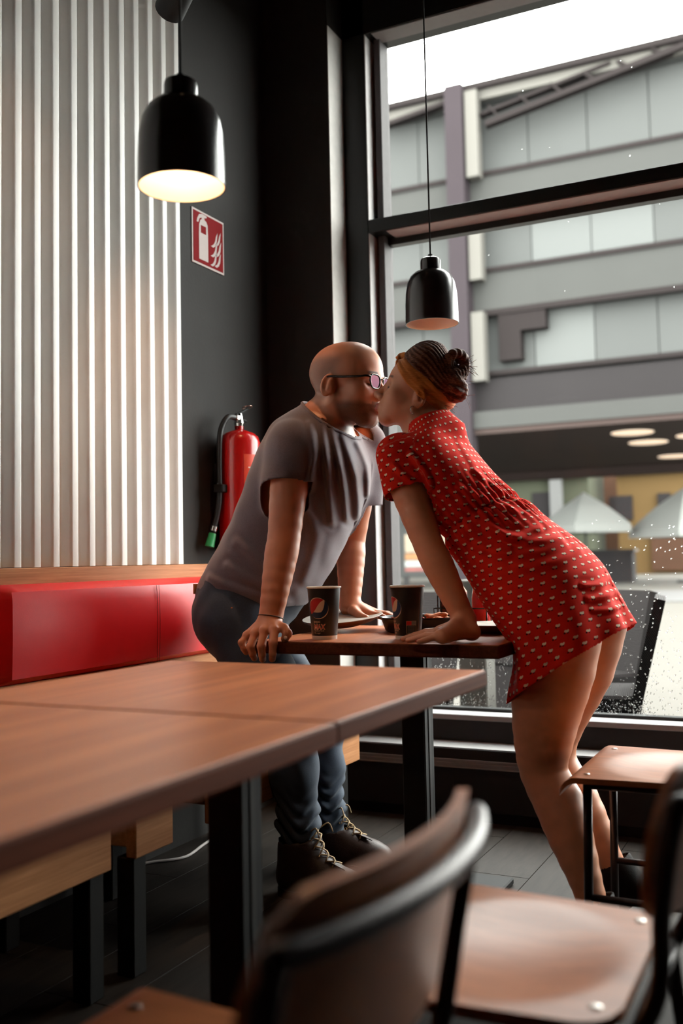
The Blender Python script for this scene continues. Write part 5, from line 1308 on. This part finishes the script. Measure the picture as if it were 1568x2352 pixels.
def torsoW(P):
    d = LOw.d(P, -0.016, LOw.px(1010, 985), LOw.px(1285, 1440), 0.04)
    d = smin(d, chain(P, [HW((-0.030, 0, -0.045)), Qy(968, 975, YWm + 0.02), Qy(985, 1010, YWm)], [0.050, 0.052, 0.066], 0.03), 0.03)
    return d
def headWf(P): return head_sdf(head_local(P, cW, RW, sW), False) * F32(sW)
grpW = [Group(headWf, [cW], 0.15, 0.018), Group(torsoW, [Qy(930, 940, YWm), Qy(1250, 1335, YWm), Qy(930, 1050, YWm - 0.17), Qy(1050, 1000, YWm + 0.17)], 0.16, 0.03)]
for i in (0, 1):
    pts, rs = wArm[i]; grpW.append(Group(lambda P, p=pts, r=rs: chain(P, p, r, 0.004), pts, 0.06, 0.03))
for pts, rs in ((nl + feet(nl[-1])[1:], nr + [0.036, 0.028]), (fl + [fl[-1] + np.array((0.018, 0, -0.045)), np.array((fl[-1][0] + 0.0, fl[-1][1], 0.040))], fr_ + [0.034, 0.026])):
    pts, rs = dense(pts, rs, 2); grpW.append(Group(lambda P, p=pts, r=rs: chain(P, p, r, 0.004), pts, 0.12, 0.012))
grpW.append(Group(handW, list(tipw.values()) + list(mcpw.values()) + [wWr[0], heel, mcpw['index'] + np.array((-0.02, 0.06, -0.014))], 0.03, 0.014)); grpW.append(Group(handWr, kr + tr2 + [hr, hr + np.array((-0.062, 0.066, -0.02))], 0.03, 0.012))
fW = union(grpW)
allp = np.array([g.lo for g in grpW] + [g.hi for g in grpW])
V, Fq = surface(fW, allp.min(0), allp.max(0), 0.0037)
L = head_local(A3(V), cW, RW, sW); inhead = (np.abs(L) < 0.15).all(1)
lip, dark, stub = head_col(L, False)
for a in (lip, dark, stub): a[~inhead] = 0
M_SKINW = skin_mat('fair_skin', lin((222, 156, 122)), lin((186, 84, 76)), lin((70, 42, 30)))
wom = fast_obj('person', V, Fq, M_SKINW, None, (-0.62, 2.70, 0.0), dict(lip=lip, dark=dark, stub=stub, nail=np.zeros(len(V))))
tag(wom, 'person in a red patterned dress and mustard headband bending over the table', 'person')
wo = np.array(wom.location)
M_NAIL = mat('red_nail_varnish', lin((214, 30, 18)), 0.12, vary=0.02, coat=0.6)
for k in tipw:
    d_ = tipw[k] - mcpw[k]; d_ /= np.linalg.norm(d_); c_ = tipw[k] - d_ * 0.001 + np.array((0, 0, 0.0042)); sd_ = np.cross(d_, (0, 0, 1)); sd_ /= np.linalg.norm(sd_)
    v = []; f = []
    for i_ in range(7):
        for j_ in range(5):
            u, q = i_ / 6, -1 + j_ / 2; wdt = 0.0058 * (1 - 0.35 * abs(u - 0.35) ** 1.5) * (0.8 if k == 'pinky' else 1)
            v.append(c_ + d_ * (-0.006 + 0.0145 * u) + sd_ * wdt * q + np.array((0, 0, 0.0032 - 0.0042 * q * q - 0.0030 * u * u)))
    for i_ in range(6):
        for j_ in range(4): a = i_ * 5 + j_; f.append((a, a + 5, a + 6, a + 1))
    n_ = obj('fingernail', np.array(v) - wo, f, M_NAIL, wom, smooth=True); solid(n_, 0.0012, 1.0)

# dress ------------------------------------------------------------
def dress_mat():
    m = bpy.data.materials.new('red_printed_cotton'); m.use_nodes = True; t = NT(m)
    a = t.n('ShaderNodeAttribute'); a.attribute_name = 'pat'; sp_ = t.n('ShaderNodeSeparateXYZ'); t.l(a.outputs['Vector'], sp_.inputs[0])
    u = t.math('DIVIDE', sp_.outputs[0], 0.0325); v = t.math('DIVIDE', sp_.outputs[1], 0.0220)
    row = t.math('FLOOR', v); sh_ = t.math('MULTIPLY', t.math('MODULO', t.math('ABSOLUTE', row), 2.0), 0.5)
    uu = t.math('ADD', u, sh_); cu = t.math('FLOOR', uu); fu = t.math('SUBTRACT', t.math('SUBTRACT', uu, cu), 0.5); fv = t.math('SUBTRACT', t.math('SUBTRACT', v, row), 0.5)
    def blob(cx, cy, rx, ry, ang):
        dx = t.math('SUBTRACT', fu, cx); dy = t.math('MULTIPLY', t.math('SUBTRACT', fv, cy), 0.67); c, s_ = cos(ang), sin(ang)
        px = t.math('ADD', t.math('MULTIPLY', dx, c), t.math('MULTIPLY', dy, s_)); py = t.math('SUBTRACT', t.math('MULTIPLY', dy, c), t.math('MULTIPLY', dx, s_))
        r = t.math('ADD', t.math('POWER', t.math('ABSOLUTE', t.math('DIVIDE', px, rx)), 2.0), t.math('POWER', t.math('ABSOLUTE', t.math('DIVIDE', py, ry)), 2.0))
        return t.math('SUBTRACT', 1.0, t.math('SMOOTH_MIN', r, 1.0, 0.01), clamp=True)
    def hard(x): return t.math('MULTIPLY', x, 6.0, clamp=True)
    w1 = hard(t.math('MAXIMUM', blob(-0.06, 0.02, 0.155, 0.090, 0.5), blob(0.07, 0.06, 0.115, 0.082, -0.7))); dk = hard(t.math('MAXIMUM', blob(-0.20, 0.15, 0.085, 0.060, 0.3), blob(0.04, 0.24, 0.075, 0.048, -0.4)))
    nz = t.noise(t.coord(), 30, 3); red = t.mix(nz, lin((214, 30, 18)), lin((236, 46, 26)))
    col = t.mix(dk, red, lin((60, 8, 10))); col = t.mix(w1, col, lin((244, 222, 196))); t.l(col, t.b.inputs['Base Color'])
    t.b.inputs['Roughness'].default_value = 0.85; t.b.inputs['Specular IOR Level'].default_value = 0.12; t.bump(t.noise(t.coord(), 600, 2), 0.12, 0.001); return m
tW = LOw.px(1120, 1185)
slW = [Qy(933, 1130, 2.523), Qy(990, 1105, 2.840)]
wad = [(wE[i] - wSh[i]) / np.linalg.norm(wE[i] - wSh[i]) for i in (0, 1)]
DFOLD = [((1050, 1120), (1120, 1150), (1195, 1175), 0.0035, 0.008), ((1090, 1080), (1150, 1120), (1205, 1155), 0.0035, 0.007), ((1000, 1130), (1060, 1165), (1120, 1190), 0.0035, 0.008), ((1120, 1215), (1200, 1245), (1290, 1235), 0.0075, 0.011), ((1090, 1255), (1180, 1275), (1300, 1250), 0.0065, 0.012), ((1110, 1200), (1165, 1235), (1240, 1215), 0.005, 0.009),
         ((1180, 1300), (1260, 1290), (1340, 1262), 0.0045, 0.013), ((1330, 1345), (1380, 1345), (1420, 1330), 0.0055, 0.007), ((1340, 1375), (1390, 1372), (1440, 1362), 0.0060, 0.007), ((1350, 1400), (1400, 1402), (1450, 1395), 0.005, 0.006), ((940, 1050), (970, 1085), (985, 1120), 0.006, 0.008), ((900, 1075), (930, 1105), (950, 1115), 0.005, 0.007), ((1060, 1010), (1090, 1060), (1110, 1110), 0.002, 0.01)]
DF3 = [(smooth_pts([Qy(*p, YWm - 0.12) for p in f_[:3]], 2), f_[3], f_[4]) for f_ in DFOLD]
def dressf(P):
    t, u, v = LOw.tuv(P)
    d = LOw.d(P, 0.0)
    th = np.arctan2(v, u)
    cin = np.exp(-((t - tW) / 0.012) ** 2); gat = np.exp(-((t - tW) / 0.075) ** 2)
    d = d + F32(0.007) * cin.astype(F32) - F32(0.0034) * (gat * np.sin(th * 46 + 2.0 * np.sin(th * 7))).astype(F32) - F32(0.004) * (np.exp(-((t - tW - 0.035) / 0.03) ** 2)).astype(F32)
    fl_ = sstep(t, LOw.px(1230, 1370), LOw.px(1320, 1520)); d = d - F32(0.006) * (fl_ * np.sin(th * 9 + 1.0)).astype(F32)
    for i in (0, 1):
        e = seg(P, wSh[i] + np.array((0.01, 0.012 * (1, -1)[i], 0.0)), mix3(wSh[i], slW[i], 1.4), 0.066, 0.062); d = smin(d, e, 0.035)
    d = smin(d, chain(P, [Qy(985, 960, YWm), Qy(1000, 1000, YWm)], [0.050, 0.085], 0.02), 0.03)
    n_ = np.sin(P[:, 0] * 35 + P[:, 2] * 27) * np.sin(P[:, 1] * 33 - P[:, 2] * 29)
    return d - fold_disp(P, DF3, YWm - 0.12) - F32(0.0018) * n_
h = 0.0043
qq = np.array([Qy(860, 960, YWm), Qy(1480, 1640, YWm), Qy(1480, 960, YWm), Qy(1100, 1640, YWm)])
V, Fq = surface(dressf, qq.min(0) - np.array((0.06, 0.36, 0.08)), qq.max(0) + np.array((0.06, 0.36, 0.05)), h)
nB, nF = Qy(1020, 952, YWm + 0.02), Qy(915, 1003, YWm + 0.02); nd = nF - nB; nn = np.array((-nd[2], 0, nd[0])); nn = nn if nn[2] > 0 else -nn
hB, hF = Qy(1466, 1425, YWm), Qy(1176, 1612, YWm); hd = hB - hF; hn = np.array((hd[2], 0, -hd[0])); hn = hn if hn[2] < 0 else -hn
def slvw(P, i): return seg(P, wSh[i] + np.array((0.01, 0.012 * (1, -1)[i], 0.0)), mix3(wSh[i], slW[i], 1.4), 0.066, 0.062)
asel = lambda i: (lambda V_: (slvw(A3(V_), i) < LOw.d(A3(V_)) - 0.006) & ((V_ - wSh[i]) @ wad[i] > 0.05) & (slvw(A3(V_), i) < 0.02))
V, Fq, _ = cut_open(V, Fq, [(mix3(nB, nF, 0.5), nn, lambda V_: np.abs(V_[:, 1] - YWm) < 0.11), (hF, hn), (slW[0], wad[0] + np.array((-0.10, 0, 0.04)), asel(0)), (slW[1], wad[1], asel(1))], h)
t, u, v = LOw.tuv(A3(V)); th = np.arctan2(v, -u)
aT, bT_ = np.interp(t, LOw.tt, LOw.a), np.interp(t, LOw.tt, LOw.b)
phi = np.arctan2(v / bT_, -u / aT); tab = np.linspace(-pi, pi, 721); arc = np.concatenate([[0], np.cumsum(np.hypot(0.195 * np.sin(tab[1:]), 0.155 * np.cos(tab[1:])) * (tab[1] - tab[0]))])
pat = np.stack([np.interp(phi, tab, arc), t, np.zeros(len(t))], 1)
for i in (0, 1):
    q = V - wSh[i]; ta = q @ wad[i]; ra = np.linalg.norm(q - ta[:, None] * wad[i], axis=1); ins = (ra < 0.078) & (ta > -0.02) & ((V[:, 1] < YWm - 0.125) if i == 0 else (V[:, 1] > YWm + 0.125)) & (LOw.d(A3(V)) > 0.006)
    s1 = np.cross(wad[i], (0, 1, 0)); s1 /= np.linalg.norm(s1); aa = np.arctan2(q @ s1, -q[:, 1]); pat[ins, 0] = aa[ins] * 0.062 + 3; pat[ins, 1] = ta[ins]
dr = solid(fast_obj('dress', V, Fq, dress_mat(), wom, wo, dict(pat=pat)), 0.0022)
# waist seam
ring = ringfit(dressf, LOw.O + LOw.ax * tW + LOw.nv * np.interp(tW, LOw.tt, LOw.c), [(a, LOw.nv * cos(a) + np.array((0, 1, 0)) * sin(a)) for a in np.linspace(0, 2 * pi, 65)[:-1]], None, 0.05, 0.3)
wb_ = pobj(wom, 'waist_seam', MB().tube(list(ring), 0.0028, 6, closed=True), mat('dark_red_cotton', lin((150, 16, 14)), 0.8))
# shoes
M_SHOE = mat('black_suede', (0.012, 0.010, 0.009), 0.75, spec=0.2, bump=0.2, bscale=400)
for kf, a in enumerate((nl[-1], fl[-1])):
    g = np.array((a[0] - 0.012, a[1], 0.0))
    def f(P, g=g, a=a, kf=kf):
        if kf == 0:                                   # flat on the floor
            d = chain(P, [np.array((a[0] + 0.004, a[1], a[2] + 0.03)), np.array((g[0] + 0.018, g[1], 0.10)), np.array((g[0] + 0.022, g[1], 0.062))], [0.043, 0.045, 0.043], 0.03)
            d = smin(d, chain(P, [g + np.array((0.02, 0, 0.056)), g + np.array((-0.07, 0, 0.036)), g + np.array((-0.14, 0, 0.030))], [0.040, 0.036, 0.028], 0.03), 0.03)
        else:                                         # heel lifted, standing on the ball of the foot
            he, ba = Qy(1456, 2040, a[1]), np.array((a[0] - 0.005, a[1], 0.040))
            d = chain(P, [a + np.array((-0.006, 0, 0.03)), a + np.array((0.012, 0, -0.015)), he], [0.041, 0.043, 0.030], 0.03)
            d = smin(d, chain(P, [he, ba, ba + np.array((-0.045, 0, -0.006))], [0.030, 0.037, 0.030], 0.03), 0.03); d = smin(d, seg(P, a, ba, 0.040, 0.036), 0.03)
        return smax(d, F32(0.010) - P[:, 2], 0.006)
    q = np.array([g + np.array((-0.18, -0.06, 0)), g + np.array((0.12, 0.06, a[2] + 0.05))])
    V, Fq = surface(f, q.min(0) - 0.02, q.max(0) + 0.03, 0.0045)
    V, Fq, _ = cut_open(V, Fq, [(np.array((a[0], a[1], a[2] + 0.012)), np.array((-0.55, 0, 1.0)))], 0.0045)
    so = solid(fast_obj('ankle_boot', V, Fq, M_SHOE, wom, wo), 0.003)
    out = ((0.06, 0, 0), (0.045, 0.03, 0), (0, 0.034, 0), (-0.08, 0.036, 0), (-0.15, 0.022, 0), (-0.168, 0, 0), (-0.15, -0.022, 0), (-0.08, -0.036, 0), (0, -0.034, 0), (0.045, -0.03, 0)) if kf == 0 else ((0.05, 0, 0), (0.03, 0.03, 0), (-0.02, 0.035, 0), (-0.06, 0.028, 0), (-0.075, 0, 0), (-0.06, -0.028, 0), (-0.02, -0.035, 0), (0.03, -0.03, 0))
    pl_ = smooth_pts([g + np.array(p) for p in out], 4, closed=True)
    s_ = MB().prism(pl_, (0, 0, 0), (0, 0, 0.014)); o_ = obj('sole', np.array(s_.v) - wo - np.array(so.location), s_.f, M_SOLE, so, smooth=True, autos=40)

# hair, headband, earring -------------------------------------------------
bT, bN = Qy(919, 815, yh), Qy(1031, 935, yh)
e1 = (bN - bT) / np.linalg.norm(bN - bT); nb = np.array((-e1[2], 0, e1[0])); nb = nb if nb[2] > 0 else -nb; cB = mix3(bT, bN, 0.5)
def scalp(P):
    Lq = head_local(P, cW, RW, sW); return ell(np.stack([Lq[:, 0], np.abs(Lq[:, 1]), Lq[:, 2]], 1), (-0.018, 0, 0.036), (0.106, 0.0835, 0.090)) * F32(sW)
bc = Qy(1052, 842, yh); bc2 = Qy(1047, 893, yh)
def px3(x, y, dy=0.0): return Qy(x, y, yh + dy)
BUN = [smooth_pts([px3(1030, 850, -0.02), px3(1032, 822, -0.03), px3(1046, 812, -0.02), px3(1062, 818, 0.0), px3(1068, 838, 0.01), px3(1060, 856, -0.01), px3(1042, 858, -0.03)], 5),
       smooth_pts([px3(1038, 835, 0.02), px3(1052, 822, 0.03), px3(1066, 834, 0.02), px3(1066, 856, 0.0), px3(1050, 866, -0.02), px3(1034, 856, -0.03)], 5),
       smooth_pts([px3(1030, 862, -0.03), px3(1048, 872, -0.03), px3(1062, 888, -0.01), px3(1060, 908, 0.0), px3(1044, 914, -0.01), px3(1028, 905, -0.02)], 5),
       smooth_pts([px3(1025, 880, -0.02), px3(1040, 890, -0.035), px3(1056, 898, -0.02), px3(1058, 880, 0.0), px3(1064, 862, 0.0)], 5)]
def hairf(P):
    d = scalp(P)
    d = smin(d, seg(P, Qy(985, 838, yh), Qy(1024, 868, yh), 0.070, 0.046), 0.05)
    d = smax(d, (A3(cB) - P) @ A3(nb) + F32(0.013), 0.010)
    for k, b in enumerate(BUN):
        for i in range(0, len(b) - 1, 2):
            d = smin(d, seg(P, b[i], b[min(i + 2, len(b) - 1)], (0.0125, 0.0115, 0.0135, 0.010)[k], (0.0125, 0.0115, 0.0135, 0.010)[k]), 0.006)
    w_ = P - A3(bc2); ang = np.arctan2(w_[:, 1], w_ @ A3(nb)); rr = np.sqrt(np.einsum('ij,ij->i', w_, w_))
    far = sstep(rr, 0.03, 0.07)
    g = np.sin(ang * 34 + 3 * np.sin(rr * 40)) * far + 0.7 * np.sin(P[:, 2] * 420 + P[:, 0] * 260) * (1 - far)
    return d - F32(0.0013) * g.astype(F32)
q = np.array([Qy(900, 780, yh), Qy(1085, 960, yh)])
V, Fq = surface(hairf, q.min(0) - np.array((0.03, 0.13, 0.02)), q.max(0) + np.array((0.03, 0.13, 0.04)), 0.0030)
def hair_mat():
    m = bpy.data.materials.new('chestnut_hair'); m.use_nodes = True; t = NT(m); f = t.noise(t.coord((60, 25, 160), rot=(0, 0.75, 0)), 2.0, 5, 0.65, 0.3)
    t.l(t.ramp(f, [(0.3, lin((60, 32, 20))), (0.55, lin((110, 64, 42))), (0.75, lin((160, 100, 66)))]), t.b.inputs['Base Color']); t.b.inputs['Roughness'].default_value = 0.55; t.b.inputs['Specular IOR Level'].default_value = 0.3; t.bump(f, 0.5, 0.004); return m
M_HAIR = hair_mat()
hair = fast_obj('hair', V, Fq, M_HAIR, wom, wo)
st_ = MB(); rg_ = random.Random(5)
for k in range(54):
    s0 = px3(rg_.uniform(1045, 1068), rg_.uniform(812, 915), rg_.uniform(-0.02, 0.02)) if k < 46 else px3(rg_.uniform(1005, 1040), rg_.uniform(930, 950), rg_.uniform(-0.03, 0.03))
    if k < 16: s0 = px3(1066 + rg_.uniform(-4, 3), 843 + rg_.uniform(-6, 6), rg_.uniform(-0.01, 0.01))
    dx, dy = (rg_.uniform(10, 30), rg_.uniform(-14, 22)) if k < 46 else (rg_.uniform(12, 30), rg_.uniform(-4, 16))
    a_ = Qy(CX, CY, yh); sc = 1 / 800.0
    pts = [s0, s0 + np.array((dx * 0.5 * sc, rg_.uniform(-0.01, 0.01), -dy * 0.3 * sc)), s0 + np.array((dx * sc, rg_.uniform(-0.015, 0.015), -dy * sc - rg_.uniform(0, 0.012)))]
    st_.tube(smooth_pts(pts, 4), [0.0005] * 9, 4)
hs = pobj(wom, 'loose_strands', st_, M_HAIR); hs['kind'] = 'stuff'
# headband wrapped on the head
def underband(P): return np.minimum(headWf(P), np.minimum(scalp(P), seg(P, HW((-0.030, 0, -0.045)), Qy(968, 975, YWm + 0.02), 0.050, 0.052)))
NB, NW = 96, 13; v = []; f = []
for k in range(NB):
    a = 2 * pi * k / NB; dr_ = e1 * cos(a) + np.array((0, 1, 0)) * sin(a)
    tcos = (1 + cos(a)) / 2; hw = 0.0130 + 0.0155 * tcos ** 0.6 + 0.009 * (1 - abs(cos(a)))
    D = [(0, dr_)] * NW; cs_ = [cB + nb * (hw * (-1 + 2 * j / (NW - 1)) + 0.002) for j in range(NW)]
    Dd = np.array([dr_] * NW); lo = np.full(NW, 0.02); hi = np.full(NW, 0.2); cc = np.array(cs_)
    for _ in range(22):
        md = (lo + hi) / 2; val = underband(A3(cc + Dd * md[:, None])); lo = np.where(val < 0, md, lo); hi = np.where(val < 0, hi, md)
    for j in range(NW):
        q_ = -1 + 2 * j / (NW - 1); rip = 0.0011 * sin(j * 2.4 + 1.2 * sin(a * 2)) + 0.0010 * sin(j * 1.1 + 3 * a)
        v.append(cc[j] + dr_ * (lo[j] + 0.0055 + rip - 0.003 * abs(q_) ** 4))
for k in range(NB):
    for j in range(NW - 1): f.append((k * NW + j, k * NW + j + 1, ((k + 1) % NB) * NW + j + 1, ((k + 1) % NB) * NW + j))
def band_mat():
    m = bpy.data.materials.new('mustard_jersey_band'); m.use_nodes = True; t = NT(m); f_ = t.noise(t.coord((60, 60, 400), rot=(0, -0.85, 0)), 1.0, 4)
    t.l(t.mix(f_, lin((176, 92, 26)), lin((226, 138, 52))), t.b.inputs['Base Color']); t.b.inputs['Roughness'].default_value = 0.8; t.b.inputs['Sheen Weight'].default_value = 0.2; t.bump(f_, 0.4, 0.002); return m
M_BAND = band_mat()
hb = obj('headband', np.array(v) - wo, f, M_BAND, wom, smooth=True); solid(hb, 0.003)
kq = np.mean([v[(NB // 2) * NW + j] for j in range(4, 9)], 0) + np.array((0.000, 0, 0.008))
def kp(dx, dz, dy=0.0): return kq + 1.35 * np.array((dx, dy, dz))
def knotf(P):
    d = ell(P, kp(0.0, 0.0), (0.017, 0.022, 0.014), rot('Y', 0.5)); d = smin(d, ell(P, kp(-0.013, 0.001), (0.013, 0.018, 0.011), rot('Y', -0.6)), 0.004); d = smin(d, ell(P, kp(0.012, 0.001), (0.013, 0.018, 0.014), rot('Y', 0.9)), 0.004)
    d = smin(d, seg(P, kp(-0.012, -0.002, -0.01), kp(-0.018, -0.018, -0.014), 0.006, 0.003), 0.004)
    return d - F32(0.0012) * np.sin(P[:, 1] * 330 + P[:, 0] * 200) - F32(0.0008) * np.sin(P[:, 2] * 500)
kc = kq; V, Fq = surface(knotf, kc - 0.06, kc + 0.06, 0.0024); fast_obj('headband_knot', V, Fq, M_BAND, wom, wo)
ep = Qy(948, 942, yh - 0.078)
pobj(wom, 'hoop_earring', MB().tube([ep + np.array((0.004 * cos(a), 0.010 * cos(a), 0.0115 * sin(a))) for a in np.linspace(0, 2 * pi, 25)[:-1]], 0.0016, 6, closed=True), mat('silver', (0.8, 0.76, 0.70), 0.15, metal=1.0))
